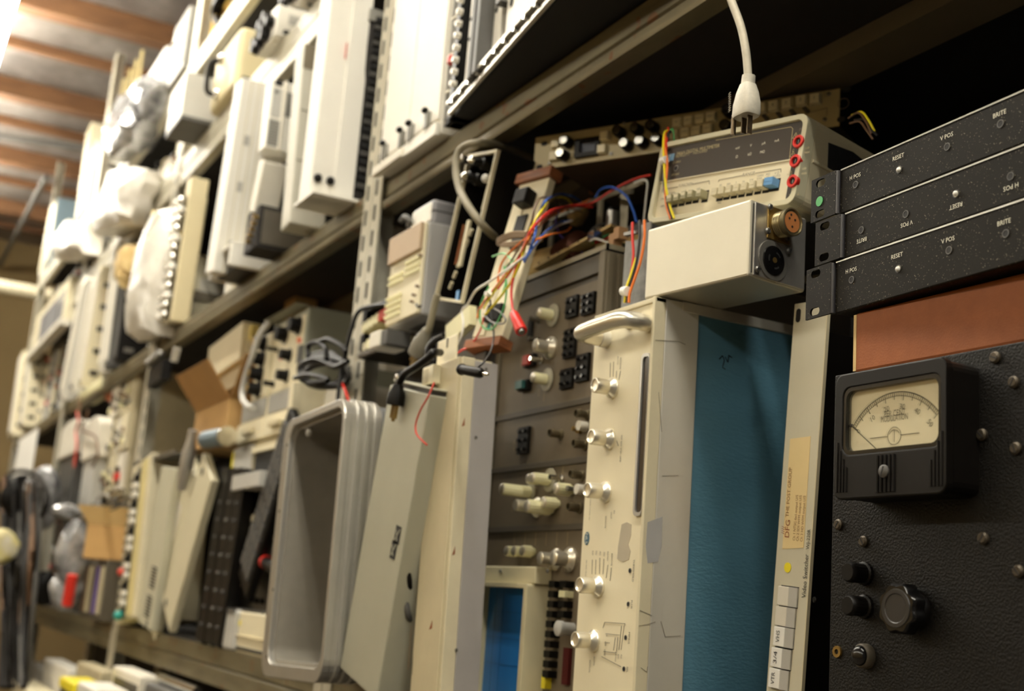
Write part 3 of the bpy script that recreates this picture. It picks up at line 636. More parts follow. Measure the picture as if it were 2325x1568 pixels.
def key(x, y, mm, w_=.0040, h_=.0052, out=.011):
    c = d.p(x, y, .001)
    MB().box(c.x-w_-.0006, c.x+w_+.0006, .0004, .0012, c.z-h_-.003, c.z+h_+.001).build('key_slot', 'black_m', d)
    k = MB().box(c.x-w_, c.x+w_, -out, .001, c.z-h_, c.z+h_*.8).build('key', mm, d, .0006)
    MB().box(c.x-w_*.8, c.x+w_*.8, -out-.0004, -out+.001, c.z-h_*.2, c.z+h_*.6).build('key_top', 'cream2' if mm != 'ltblue' else 'ltblue', k)
for (x, y) in ((1534, 456), (1550, 453), (1566, 449), (1582, 446)): key(x, y, mat('key_olive', (150, 144, 112), .5))
key(1602, 444, 'key_olive')
for (x, y) in ((1636, 441), (1652, 438), (1669, 435), (1686, 432), (1704, 429), (1723, 425), (1741, 422)): key(x, y, 'cream2')
key(1760, 418, 'ltblue', .0062)
yz = [d.yz(*q, wd) for q in ((1880, 324), (1935, 345), (1985, 385), (1960, 400), (1915, 392), (1878, 385))]
MB().prism(yz, wd+.0002, wd+.0012, 'x').build('tape_patch', 'tape', d)
MB().box(.02, wd-.02, .05, .22, -.0008, .0).build('foot_strip', 'dgrey', d)
# ================================================================ wires, cords and the things around the scope
def WP(pts): return [at(x, y, 1, Y) for x, y, Y in pts]
def wire(name, label, cat, pts, r, m, group=None, n=6):
    return tag(MB().tube(WP(pts), r, n, 6).build(name, m), label, cat, group)
# ---------------------------------------------------------------- beige rack unit with keys, resting high behind the multimeter
zr = 2.145
P0, P1 = at(1213, 388, 2, zr), at(1907, 287, 2, zr)
yw = math.atan2(P1.y-P0.y, P1.x-P0.x); wr = (P1-P0).length
r = T('rack_processor', 'beige rack unit with knobs and square keys lying on the wood-capped case', 'rack unit', (P0.x, P0.y, zr), yaw=yw, w=wr)
hr = (r.xz(1943, 190)[1]+r.xz(1228, 318)[1])/2
pan = MB().box(0, wr, -.003, 0, 0, hr).build('front_panel', mat('rackbeige', (176, 162, 122), .45, var=.06), r, .0006)
MB().box(.03, wr-.035, 0, .20, .004, hr-.004).build('chassis', mat('rack_under', (92, 76, 54), .6), r)
for (x, y) in ((1236, 326), (1225, 379), (1923, 203), (1910, 271)):
    a, b = r.xz(x, y, -.003); MB().prism(rrect(a-.0055, a+.0055, b-.0035, b+.0035, .0034), -.0036, -.0028).build('rack_slot', 'black_m', r)
q = [r.xz(*p, -.003) for p in ((1307, 362), (1362, 352), (1366, 309), (1311, 322))]
dx0, dx1, dz0, dz1 = (q[0][0]+q[3][0])/2, (q[1][0]+q[2][0])/2, (q[0][1]+q[1][1])/2, (q[2][1]+q[3][1])/2
MB().ring(rrect(dx0, dx1, dz0, dz1, .001), rrect(dx0+.008, dx1-.006, dz0+.006, dz1-.005, .001), -.010, -.003).build('display_frame', 'black', r)
MB().box(dx0+.005, dx1-.004, -.0045, -.003, dz0+.004, dz1-.004).build('display', 'navy', r)
for (x, y) in ((1293, 326), (1284, 355), (1412, 304), (1452, 298), (1487, 292), (1428, 333), (1463, 327), (1500, 321), (1660, 258), (1655, 292)):
    c = r.p(x, y, -.003)
    k = MB().lathe(c, NY, [(0, .0085), (.001, .0088), (.017, .0080), (.018, .0074)], 22).build('knob', 'black', r)
    MB().lathe(c+NY*.0178, NY, [(0, .0068), (.0009, .0064)], 20).build('knob_cap', 'chrome', k)
keys = [(1265, 328, ''), (1261, 357, ''), (1376, 311, ''), (1370, 341, ''), (1541, 281, 'INC'), (1566, 277, 'UNIT'), (1592, 273, 'MODE'), (1617, 268, 'VERIFY'), (1532, 307, ''), (1559, 303, 'CHASE'), (1584, 299, 'PATCH'), (1610, 295, 'TALLY'), (1731, 247, '5'), (1759, 243, '4'), (1789, 238, '3'), (1822, 231, '2'), (1853, 227, '1')]
for (x, y, st) in keys:
    c = r.p(x, y, -.003); h2 = .0078
    k = MB().add([(c.x+a*s_, yy, c.z+b*s_) for yy, s_ in ((-.003, h2), (-.011, h2*.80)) for a, b in ((-1, -1), (1, -1), (1, 1), (-1, 1))], [(0, 1, 2, 3), (7, 6, 5, 4), (0, 4, 5, 1), (1, 5, 6, 2), (2, 6, 7, 3), (3, 7, 4, 0)]).build('key', mat('key_cream', (222, 212, 178), .4), r, .0006)
    if st: text(k, st, .0030 if len(st) > 1 else .0062, (c.x, -.0114, c.z), 0, 'ink')
for (x, y) in ((1742, 271), (1774, 266), (1804, 260), (1834, 255)):
    c = r.p(x, y, -.003); MB().bar(c, c+Vector((-.001, -.012, .002)), .005, .003).build('lever', 'dgrey', r)
for (x, y) in ((1882, 213), (1873, 271), (1417, 279), (1388, 349), (1248, 371)): screw(r, r.p(x, y, -.003), .0028, 'steel')
c = r.p(1915, 235, -.003); MB().ring(circ(c.x, c.z, .0075, 24), circ(c.x, c.z, .0068, 24), -.0033, -.0029).build('maker_mark', 'ink_g', r)
lines(r, [((1840, 255), (1878, 245)), ((1878, 245), (1877, 262)), ((1770, 222), (1875, 206))], .0007, 'ink_g', -.0033)
for k, (a, m_) in enumerate((((1935, 268), 'brown'), ((1942, 262), 'yellow'), ((1938, 280), 'brown'), ((1948, 272), 'w_black'))):
    wire('loom_wire', 'thin dusty wire spilling out behind the beige keyed rack unit', 'wire', [(a[0]-8, a[1], .97), (a[0]+14, a[1]-12+4*k, .95), (a[0]+30, a[1]+6+5*k, .94), (a[0]+44, a[1]+36, .94)], .0013, m_, 'dusty wires behind the rack unit')
# ---------------------------------------------------------------- hanging white cord with plug
pc = at(1695, 200, 1, .72)
t = T('power_plug', 'dusty white three-prong plug hanging on its cord in front of the multimeter', 'power plug', pc)
loc = lambda x, y, dy=0.0: at(x, y, 1, .72)-pc+Vector((0, dy, 0))
top = [(1640, -60), (1660, 0), (1682, 60), (1694, 120), (1699, 180)]
MB().tube([loc(*q) for q in top], .0042, 10, 6).build('cord', mat('cord_white', (196, 188, 166), .55, var=.25, vscale=40), t)
mpl = mat('plug_white', (214, 208, 190), .5, var=.22, vscale=60)
MB().tube([loc(1700, 172), loc(1698, 195)], (.0068, .0072), 12, 1).build('collar', mpl, t)
c0, c1, c2 = loc(1698, 192), loc(1696, 225), loc(1694, 266)
dv = (c2-c0).normalized(); sx = Vector((1, 0, 0)); 
mb = MB(); vs = []; prof = ((0, .007, .007), (.25, .0105, .009), (.6, .0135, .0105), (.92, .0140, .0108), (1, .0130, .010)); nn = 16
for tt, a, b in prof:
    ctr = c0+(c2-c0)*tt
    for k in range(nn):
        w = 2*math.pi*k/nn; e = .55
        vs.append(ctr+Vector((a*math.copysign(abs(math.cos(w))**e, math.cos(w)), b*math.copysign(abs(math.sin(w))**e, math.sin(w)), 0)))
fs = [(i*nn+k, i*nn+(k+1) % nn, (i+1)*nn+(k+1) % nn, (i+1)*nn+k) for i in range(4) for k in range(nn)]+[tuple(range(nn)), tuple(range(4*nn, 5*nn))]
pb = mb.add(vs, fs, True).build('plug_body', mpl, t)
for k in range(9):
    q = loc(1674, 216+k*5); MB().bar(q+Vector((-.004, -.0075, 0)), q+Vector((.0015, -.0098, 0)), .0010, .0008).build('grip_rib', 'ink_g', pb)
MB().cyl(loc(1674, 264)+Vector((0, -.004, 0)), dv, .0026, .021, 10).build('ground_pin', mat('prong_old', (112, 96, 74), .4, .8, var=.3, vscale=90), t)
for x in (1690, 1703):
    q = loc(x, 262); bl_ = MB().bar(q, q+dv*.019, .0058, .0014).build('prong', 'prong_old', t); MB().cyl(q+dv*.014+Vector((0, -.0012, 0)), NY, .0013, .0006, 10).build('prong_hole', 'black_m', bl_)
# ---------------------------------------------------------------- tall oscilloscope with plug-in modules
o = thing('oscilloscope', 'tall taupe oscilloscope with plug-in modules, many ivory knobs and blue screen', 'oscilloscope', (1066, 1539), (1300, 1549), (1140, 705), .80, .4, ground=Z_LOW+.001)
xR = o.xz(1372, 600)[0]; zT = o.xz(1250, 617)[1]; o.h = zT
rim = .014
MB().box(0, rim, 0, .42, 0, zT).build('side_frame', 'taupe', o, .001); MB().box(xR-rim, xR, 0, .42, 0, zT).build('side_frame', 'taupe', o, .001)
for k in range(3): MB().box(xR-.001, xR+.003, .004+k*.016, .014+k*.016, 0, zT-.002).build('side_rib', 'taupe', o, .001)
MB().box(xR-.001, xR+.001, .05, .42, 0, zT-.002).build('side_cover', 'taupe_d', o)
MB().box(rim, xR-rim, .010, .40, 0, zT-.012).build('interior', 'taupe_d', o)
MB().box(rim, xR-rim, .004, .012, o.xz(1250, 655)[1], zT).build('top_band', 'taupe_d', o)
zsep = [o.xz(1250, y)[1] for y in (665, 925, 1052, 1197)]+[0.0]
for k in range(4):
    MB().box(rim+.003, xR-rim-.002, .003, .012, zsep[k+1]+(.004 if k < 3 else .0), zsep[k]-.004).build('module_panel', 'module', o, .0008)
    if k: MB().box(rim, xR-rim, .0, .010, zsep[k]-.004, zsep[k]+.004).build('divider', 'taupe_d', o, .0006)
def oknob(x, y, kind, L=.022, rr=.0072, skirt=0.0):
    c = o.p(x, y, .003); k = None
    if skirt: k = MB().lathe(c+NY*.002, NY, [(0, skirt), (.0014, skirt), (.0018, skirt*.9)], 28).build('dial_skirt', mat('clear_dial', (200, 194, 170), .2, alpha=.55), o)
    if kind == 'silver':
        MB().lathe(c, NY, [(0, rr*1.75), (.003, rr*1.75), (.0045, rr*1.55), (.0055, rr*1.5), (.009, rr*1.0), (.010, rr), (.010+L, rr), (.011+L, rr*.85)], 26).build('knob', 'satin', o)
    else:
        MB().lathe(c, NY, [(0, rr*.7), (.004, rr*.7), (.0045, rr), (.004+L*.8, rr*.96)], 36, flute=14, fd=.10).build('knob', 'ivory', o)
        MB().lathe(c+NY*(.004+L*.8), NY, [(0, rr*.86), (.0015, rr*.86), (.0028, rr*.6)], 18).build('knob_tip', 'satin', o)
oknob(1258, 716, 'iv', .024, .0078, .016); oknob(1252, 790, 'silver', .015, .0090); oknob(1245, 862, 'iv', .024, .0078, .016)
oknob(1252, 1090, 'iv', .030, .0078, .016); oknob(1228, 1090, 'iv', .018, .0072); oknob(1300, 1113, 'iv', .024, .0082); oknob(1208, 1118, 'iv', .052, .0082, .013); oknob(1222, 1152, 'silver', .024, .0078); oknob(1255, 1155, 'iv', .042, .0092); oknob(1268, 1144, 'iv', .022, .0080)
oknob(1212, 1253, 'iv', .016, .0080); oknob(1195, 1253, 'iv', .018, .0072); oknob(1178, 1253, 'iv', .018, .0072); oknob(1265, 1270, 'silver', .015, .0082); oknob(1296, 1270, 'silver', .015, .0092)
def blk(x, y, w_, h_, nx, ny):
    c = o.p(x, y, .003); s_ = mpp(o.wp(c)); hh = h_*s_/2; ww = w_*s_*1.02
    k = MB().box(c.x-ww, c.x+ww, -.002, .004, c.z-hh, c.z+hh).build('jumper_block', 'black', o, .0004)
    for i in range(nx):
        for j in range(ny):
            p = Vector((c.x-ww+ww*2*(i+.5)/nx, -.002, c.z-hh+hh*2*(j+.5)/ny))
            MB().cyl(p, NY, .0026, .004, 8).build('jack', 'black_g', k)
    for j in range(ny): MB().cyl(Vector((c.x+.001, -.002, c.z-hh+hh*2*(j+.5)/ny)), NY, .0016, .0015, 8).build('rivet', 'steel', k)
blk(1303, 697, 24, 50, 2, 2); blk(1340, 690, 26, 50, 2, 3); blk(1298, 780, 24, 68, 2, 4); blk(1327, 835, 26, 64, 2, 3); blk(1291, 860, 26, 46, 2, 2); blk(1193, 1000, 24, 62, 2, 3)
def bnc(x, y):
    c = o.p(x, y, .003); k = MB().lathe(c, NY, [(0, .0072), (.002, .0072), (.0025, .0052), (.008, .0052), (.0085, .0056), (.018, .0056), (.018, .0044), (.012, .0040)], 20).build('bnc_socket', mat('bnc_metal', (128, 118, 94), .35, .8), o)
    MB().cyl(c+NY*.011+Vector((0, 0, .0046)), (0, 0, 1), .0012, .0022, 8).build('bayonet_pin', 'bnc_metal', k)
for q in ((1334, 942), (1274, 986), (1329, 1010), (1322, 1079), (1317, 1153)): bnc(*q)
for (x, y) in ((1331, 968), (1327, 1112)): MB().cyl(o.p(x, y, .003), NY, .0065, .012, 18).build('round_cap', 'offwhite', o)
MB().lathe(o.p(1318, 975, .003), NY, [(0, .005), (.006, .005), (.008, .003), (.012, .003)], 10).build('hex_post', 'brass', o)
c = o.p(1207, 750, .003); MB().box(c.x-.0055, c.x+.0055, -.001, .004, c.z-.014, c.z+.014).build('slide_slot', 'black_m', o)
for q in ((1224, 727), (1222, 772)): MB().lathe(o.p(*q, .003), NY, [(0, .0045), (.004, .0045), (.005, .003), (.016, .0034)], 12).build('slide_lever', 'taupe_d', o)
c = o.p(1209, 820, .003); k = MB().box(c.x-.014, c.x+.014, -.004, .004, c.z-.009, c.z+.009).build('red_switch', 'black', o, .0006); MB().box(c.x-.009, c.x+.007, -.009, -.004, c.z-.007, c.z+.007).build('red_key', 'red2', k, .0006)
MB().lathe(o.p(1232, 818, .003), NY, [(0, .0052), (.003, .0052), (.004, .003), (.018, .0036), (.020, .003)], 12).build('toggle', 'chrome', o)
c = o.p(1197, 876, .003); k = MB().box(c.x-.014, c.x+.014, -.005, .004, c.z-.0075, c.z+.0075).build('teal_switch', 'black', o, .0006); MB().box(c.x-.011, c.x+.009, -.011, -.005, c.z-.006, c.z+.006).build('teal_key', mat('teal_d', (46, 92, 88), .4), k, .0006)
MB().lathe(o.p(1278, 1086, .003), NY, [(0, .005), (.003, .005), (.004, .0024), (.020, .0036)], 12).build('toggle', 'chrome', o); MB().lathe(o.p(1312, 1111, .003), NY, [(0, .005), (.003, .005), (.004, .0024), (.016, .0034)], 12).build('toggle', 'steel', o)
for k in range(6): text(o, 'VOLTS/DIV' if k % 2 else 'POSITION', .0035, tuple(Vector((o.xz(1165+24*k, 1222)[0], .0022, o.xz(1165+24*k, 1222)[1]))), math.pi/2, 'ink_tan')
for (x, y, st) in ((1180, 820, 'INTENSITY'), (1164, 1010, 'EXT TRIG'), (1232, 900, 'FOCUS'), (1220, 890, 'SCALE'), (1275, 1062, 'TRIGGER'), (1160, 1150, 'SOURCE')): text(o, st, .0036, (o.xz(x, y)[0], .0022, o.xz(x, y)[1]), math.pi/2, 'ink_tan')
# screen hood
hx0, hx1 = o.xz(1111, 1420)[0], o.xz(1238, 1420)[0]; hz = o.xz(1170, 1325)[1]; hz2 = o.xz(1190, 1288)[1]
iv = mat('hood_ivory', (206, 196, 160), .5, var=.1)
MB().ring(rrect(hx0, hx1, -.0, hz, .004), rrect(hx0+.016, hx1-.010, .010, hz-.006, .003), -.030, .003).build('screen_hood', iv, o, .0008)
MB().box(hx0+.014, hx1+.004, -.022, .003, hz, hz2).build('hood_top', iv, o, .0015)
MB().box(hx0+.010, hx1-.004, -.012, .003, .006, hz-.004).build('screen', 'crtblue', o)
for k in range(1, 4): MB().box(hx0+.012, hx1-.010, -.0123, -.0118, hz-.004-k*.034, hz-.0036-k*.034).build('graticule_line', mat('grat', (36, 96, 150), .4), o)
for k in range(1, 3): MB().box(hx0+.016+k*.022, hx0+.0164+k*.022, -.0123, -.0118, .01, hz-.006).build('graticule_line', 'grat', o)
for (x, y) in ((1138, 1296), (1244, 1296)): screw(o, o.p(x, y, -.022), .0026, 'steel')
for k in range(10):
    for j, xx in enumerate((1272, 1297)):
        if j and k > 3: continue
        c = o.p(xx-k*1.6, 1327+k*22.6, .003)
        bt = MB().box(c.x-.0075, c.x+.0075, -.010, .004, c.z-.0042, c.z+.0042).build('push_button', 'ivory' if (j and k == 1) else 'black', o, .0006)
c = o.p(1301, 1428, .003); MB().lathe(c, NY, [(0, .008), (.014, .008), (.016, .0095), (.022, .0095), (.023, .008)], 20).build('knob', 'lgrey', o)
c = o.p(1291, 1512, .003); MB().box(c.x-.007, c.x+.007, -.002, .004, c.z-.022, c.z+.022).build('led_strip', mat('darkred', (80, 24, 24), .25), o)
c = o.p(1237, 1540, -.004); MB().box(c.x-.005, c.x+.005, -.006, .004, c.z-.012, c.z+.004).build('yellow_key', 'yellow', o)
SC_TOP = Z_LOW+.001+zT
# ---------------------------------------------------------------- open chassis on the scope, full of parts
xo = o.wp((0, 0, 0)).x
t = T('open_chassis', 'open electronics chassis with exposed parts lying on top of the tall oscilloscope', 'chassis', (xo+.004, .803, SC_TOP+.0008), w=xR-.008)
wc = xR-.004; ly = mat('chassis_rail', (160, 152, 130), .45, .3)
MB().box(0, wc, 0, .22, 0, .002).build('tray', 'galv', t)
MB().box(0, wc, 0, .003, .0, .009).build('front_lip', ly, t)
MB().box(wc-.003, wc, 0, .22, 0, .009).build('side_lip', ly, t)
ra, rb = t.xz(1248, 497, .115), t.xz(1462, 412, .115)
zrl = (ra[1]+rb[1])/2
MB().bar((ra[0], .115, ra[1]), (rb[0], .115, rb[1]), .003, .008).build('rear_rail', ly, t)
for x in (ra[0]+.01, (ra[0]+rb[0])/2+.02): MB().box(x, x+.012, .110, .114, .002, zrl-.006).build('stanchion', ly, t)
MB().box(ra[0]+.0, rb[0], .2175, .219, .002, zrl-.004).build('shield', 'dgrey', t)
MB().box(.14, .24, .05, .20, .030, .0325).build('circuit_board', 'pcb', t)
for k in range(14): MB().box(.145+k*.006, .148+k*.006, .046, .0495, .031, .034).build('edge_contact', 'brass', t)
cr = 'crumple'
MB().lathe((.035, .085, .048), (1, .05, .10), [(0, .016), (.01, .030), (.05, .034), (.085, .028), (.10, .012)], 18).build('paper_wrap', cr, t)
MB().lathe((.085, .050, .044), (1, 0, .12), [(0, .022)]+[(k*.004, .022+(.0020 if k % 2 else 0)) for k in range(1, 14)]+[(.058, .012)], 18).build('coil', mat('copper', (96, 56, 38), .4, .6), t)
MB().bar((.075, .018, .022), (.215, .060, .062), .026, .004).build('terminal_strip', cr, t)
for k in range(7): MB().cyl((.09+k*.018, .012+k*.0054, .027+k*.0051), NY, .0018, .004, 8).build('terminal', 'brown', t)
MB().lathe((.02, .030, .030), (1, .1, .1), [(0, .012), (.02, .026), (.05, .022), (.075, .010)], 9).build('crumpled_paper', cr, t)
MB().add([(.02, .02, .01), (.06, .01, .05), (.09, .03, .02), (.05, .05, .07), (.03, .06, .03), (.08, .055, .055)], [(0, 1, 3), (1, 2, 5), (1, 5, 3), (0, 3, 4), (3, 5, 4), (0, 2, 1), (0, 4, 5, 2)]).build('crumpled_paper', cr, t)
MB().cyl((.06, .14, .062), (1, .1, .08), .020, .10, 16).build('capacitor', cr, t)
p = t.p(1390, 480, .12); MB().cyl(p+Vector((0, 0, -.03)), (0, 0, 1), .009, .030, 16).build('capacitor', 'alu', t); MB().cyl(p, (0, 0, 1), .0085, .004, 16).build('capacitor_cap', 'black', t)
p = t.p(1420, 440, .14); MB().bar(p+Vector((0, 0, -.06)), p, .012, .006).build('bracket', ly, t); MB().bar(p+Vector((-.012, 0, 0)), p+Vector((.018, 0, 0)), .006, .008).build('bracket_head', ly, t)
for (x, y) in ((1405, 530), (1393, 545)): p = t.p(x, y, .02); MB().box(p.x-.006, p.x+.006, .016, .03, p.z-.008, p.z+.008).build('resistor_block', mat('tanblock', (180, 140, 100), .6), t)
p = t.p(1348, 535, .03); MB().box(p.x-.010, p.x+.006, .026, .04, p.z-.006, p.z+.006).build('relay', 'chrome', t)
p = t.p(1313, 482, .19); MB().lathe(p+Vector((-.02, 0, -.012)), (1, 0, .3), [(0, .006), (.012, .016), (.04, .012), (.05, .003)], 8).build('crumpled_paper', cr, t)
for (x, y, ax, L) in ((1345, 436, (1, 0, .4), .03),):
    p = at(x, y, 1, .95); q = t.I @ p; MB().cyl(q, ax, .007, L, 10).build('paper_capacitor', mat('amberpaper', (170, 104, 44), .5), t)
# ---------------------------------------------------------------- coloured wires out of the chassis
yA, yB = .80, .775
spec = [('red', 'red wire arching over the open chassis to the red alligator clip', [(1478, 397, .93), (1440, 407, .92), (1390, 432, .9), (1340, 462, .88), (1280, 470, .86), (1215, 510, .82), (1185, 570, .79), (1168, 620, .765), (1161, 660, .76), (1163, 695, .758), (1167, 712, .757)], .0018),
        ('blue', 'blue wire looping high over the open chassis', [(1325, 462, .93), (1300, 446, .9), (1270, 441, .88), (1240, 455, .86), (1222, 490, .83), (1215, 530, .80), (1200, 575, .785), (1188, 590, .785)], .0018),
        ('yellow', 'yellow wire arching over the chassis and down in front of the wood-capped case', [(1300, 466, .92), (1285, 450, .9), (1258, 448, .87), (1235, 470, .85), (1205, 520, .82), (1183, 590, .79), (1160, 640, .77), (1135, 675, .765), (1102, 714, .765)], .0018),
        ('orange', 'orange wire bundled with the red one over the chassis', [(1342, 452, .92), (1300, 470, .9), (1255, 490, .86), (1210, 525, .81), (1180, 580, .78), (1150, 620, .77), (1115, 665, .765), (1090, 700, .765), (1084, 722, .765)], .0017),
        ('w_white', 'white wire sweeping from the chassis across the leaning case', [(1252, 503, .87), (1225, 545, .83), (1190, 582, .79), (1150, 612, .77), (1110, 640, .77), (1080, 660, .775), (1062, 690, .785), (1049, 705, .79), (1052, 735, .80), (1045, 770, .82), (1024, 803, .84)], .0017),
        ('brown', 'brown wire curving out of the chassis', [(1290, 480, .9), (1262, 455, .89), (1232, 448, .88), (1215, 470, .86), (1205, 510, .84), (1180, 560, .80), (1150, 610, .775)], .0014),
        ('lgreen', 'pale green wire hanging in front of the wood-capped case', [(1163, 590, .79), (1143, 575, .80), (1118, 582, .81)], .0012),
        ('green', 'green wire hanging in a loop below the bundle', [(1145, 605, .775), (1150, 650, .77), (1146, 690, .768), (1135, 720, .768), (1120, 745, .768), (1100, 745, .768), (1090, 725, .768), (1092, 690, .768), (1110, 650, .77)], .0013),
        ('purple', 'violet wire curving down into the open chassis', [(1268, 480, .88), (1262, 500, .87), (1270, 530, .86), (1295, 555, .85), (1322, 572, .85)], .0015),
        ('orange', 'second orange wire lying across the paper-wrapped coil', [(1297, 515, .87), (1285, 525, .86), (1250, 532, .85), (1215, 545, .83)], .0015),
        ('blue', 'second blue wire arching over the rear chassis rail', [(1352, 448, .90), (1365, 430, .90), (1390, 425, .89), (1420, 443, .88), (1437, 475, .87), (1445, 503, .86)], .0018),
        ('w_white', 'white wire bent over the end of the rear chassis rail', [(1440, 415, .91), (1460, 408, .91), (1470, 415, .91), (1467, 450, .90), (1462, 500, .88)], .0016),
        ('w_grey', 'grey wire arching inside the open chassis', [(1328, 542, .88), (1350, 515, .90), (1375, 508, .92), (1400, 512, .92)], .0015),
        ('w_white', 'short white wire loop at the front lip of the chassis', [(1340, 547, .83), (1350, 542, .83), (1365, 545, .83), (1382, 552, .83)], .0015),
        ('green', 'short green wire end inside the open chassis', [(1345, 552, .84), (1365, 540, .85), (1385, 530, .86)], .0013),
        ('w_white', 'second white wire lying along the bundle over the chassis', [(1300, 500, .86), (1262, 515, .84), (1222, 548, .82), (1180, 590, .79), (1140, 625, .772)], .0015),
        ('red', 'second red wire in the bundle over the chassis', [(1345, 470, .88), (1300, 468, .87), (1250, 478, .86), (1212, 515, .82), (1190, 565, .795), (1160, 615, .775), (1130, 655, .768)], .0016),
        ('yellow', 'second yellow wire in the bundle behind the cable tie', [(1190, 560, .80), (1165, 605, .78), (1135, 645, .77), (1110, 680, .767), (1098, 700, .767)], .0015),
        ('orange', 'third orange wire hanging into the bundle', [(1200, 535, .82), (1160, 570, .80), (1138, 600, .79), (1130, 640, .775)], .0015),
        ('brown', 'second brown wire in the bundle over the chassis', [(1320, 480, .88), (1270, 470, .88), (1235, 500, .85), (1200, 545, .81), (1165, 600, .78), (1120, 660, .77), (1085, 705, .768)], .0013),
        ('lgreen', 'second pale green wire hanging beside the yellow one', [(1170, 590, .785), (1150, 605, .775), (1148, 640, .77), (1140, 670, .768)], .0012),
        ('blue', 'third blue wire lying behind the white one', [(1300, 500, .88), (1270, 505, .86), (1235, 530, .84), (1205, 570, .80), (1190, 595, .79)], .0014),
        ('red', 'short red wire end inside the open chassis', [(1350, 553, .84), (1370, 545, .85), (1388, 535, .86)], .0014),
        ('red', 'thin red wire dropping onto the beige pedestal', [(1098, 720, .80), (1090, 750, .81), (1070, 782, .74), (1045, 797, .70), (1030, 808, .68)], .0012),
        ('w_black', 'black wire hanging down to the banana plug', [(1113, 680, .77), (1116, 720, .77), (1121, 760, .772), (1115, 795, .70), (1098, 822, .65), (1080, 838, .645)], .0013),
        ('w_grey', 'grey wire coiled in a small loop below the cable tie', [(1098, 712, .768), (1115, 730, .768), (1140, 735, .768), (1148, 725, .768), (1138, 710, .768), (1122, 700, .768)], .0012)]
spec = [(a_, b_, [(x, y, min(Y, .712 if x <= 1215 else .745 if x <= 1250 else Y)) for x, y, Y in c_], d_) for a_, b_, c_, d_ in spec]
for m_, lb, pts, rr in spec: wire('wire', lb, 'wire', pts, rr, m_)
tag(MB().lathe(at(1113, 667, 1, .712), (1, -.2, .35), [(0, .0055), (.006, .0055)], 10).box(*(v for ax in range(3) for v in (at(1106, 667, 1, .708)[ax]-.003, at(1106, 667, 1, .708)[ax]+.003))).build('cable_tie', 'w_white'), 'white cable tie binding the coloured wires above the black switch', 'cable tie')
c0, c1 = at(1166, 711, 1, .712), at(1184, 752, 1, .712); dv = (c1-c0)
t = T('alligator_clip', 'red insulated alligator clip hanging on the red wire', 'clip', c0)
MB().lathe((0, 0, 0), dv, [(0, .0052), (dv.length*.1, .0062), (dv.length*.95, .0080), (dv.length, .0074)], 14).build('boot', 'red', t)
MB().lathe(dv*.99, dv, [(0, .005), (.003, .004)], 10).build('jaw', 'steel', t)
c0, c1 = at(1047, 838, 1, .645), at(1094, 847, 1, .645); dv = c1-c0
t = T('banana_plug', 'black banana plug with silver tip hanging in front of the beige pedestal', 'plug', c0)
MB().lathe((0, 0, 0), dv, [(0, .0072), (.003, .0076), (.004, .0064), (dv.length*.92, .0066), (dv.length, .0045)], 16).build('plug_body', 'black', t)
MB().lathe(dv, dv, [(0, .0028), (.004, .0022), (.006, .0030), (.014, .0026), (.018, .0015)], 10).build('plug_tip', 'chrome', t)
# galvanised bracket with its own little loom, standing on the voltmeter
zb_ = 1.8495
pa, pb_ = at(1410, 690, 1, .775), at(1466, 690, 1, .775)
t = T('sheet_bracket', 'grey galvanised sheet bracket standing between the voltmeter and aluminium box', 'bracket', (pa.x, .775, zb_+.0008), w=pb_.x-pa.x)
P = [t.xz(*q) for q in ((1466, 560), (1458, 512), (1428, 516), (1424, 545))]; hb = t.xz(1470, 505)[1]; h2 = t.xz(1424, 545)[1]
xe = t.xz(1472, 600)[0]; x1_ = t.xz(1448, 540)[0]
MB().prism([(0, 0), (xe, 0), (xe, hb), (x1_+.003, hb), (x1_+.002, h2-.004), (x1_-.012, h2-.004), (0.002, h2)], 0, .002).build('bracket_plate', 'galv', t)
MB().bar((.002, -.001, h2+.008), (x1_+.003, -.001, h2+.004), .005, .004).build('wire_clamp', 'steel', t)
MB().box(.004, xe, .002, .04, 0, .002).build('foot_flange', 'galv', t)
for m_, lb, pts in (('red', 'red wire running down the galvanised bracket', [(1436, 505, .77), (1436, 540, .767), (1438, 580, .765), (1432, 625, .763), (1424, 660, .762), (1422, 687, .762)]),
                    ('w_black', 'black wire running down the galvanised bracket', [(1452, 500, .77), (1452, 540, .767), (1446, 590, .765), (1436, 630, .763), (1426, 660, .76), (1424, 687, .760)]),
                    ('orange', 'orange wire running down the galvanised bracket', [(1463, 500, .77), (1463, 540, .767), (1455, 590, .765), (1442, 630, .762), (1430, 665, .759), (1428, 687, .759)]),
                    ('yellow', 'yellow wire running down the galvanised bracket', [(1445, 585, .766), (1432, 625, .762), (1422, 655, .759), (1418, 687, .759)])):
    wire('wire', lb, 'wire', pts, .0017, m_)
tag(MB().lathe(at(1414, 661, 1, .757), (1, 0, -.18), [(0, .0054), (.004, .0058), (.011, .0058)], 12).build('cable_tie', 'w_white'), 'white cable tie around the wires on the galvanised bracket', 'cable tie')
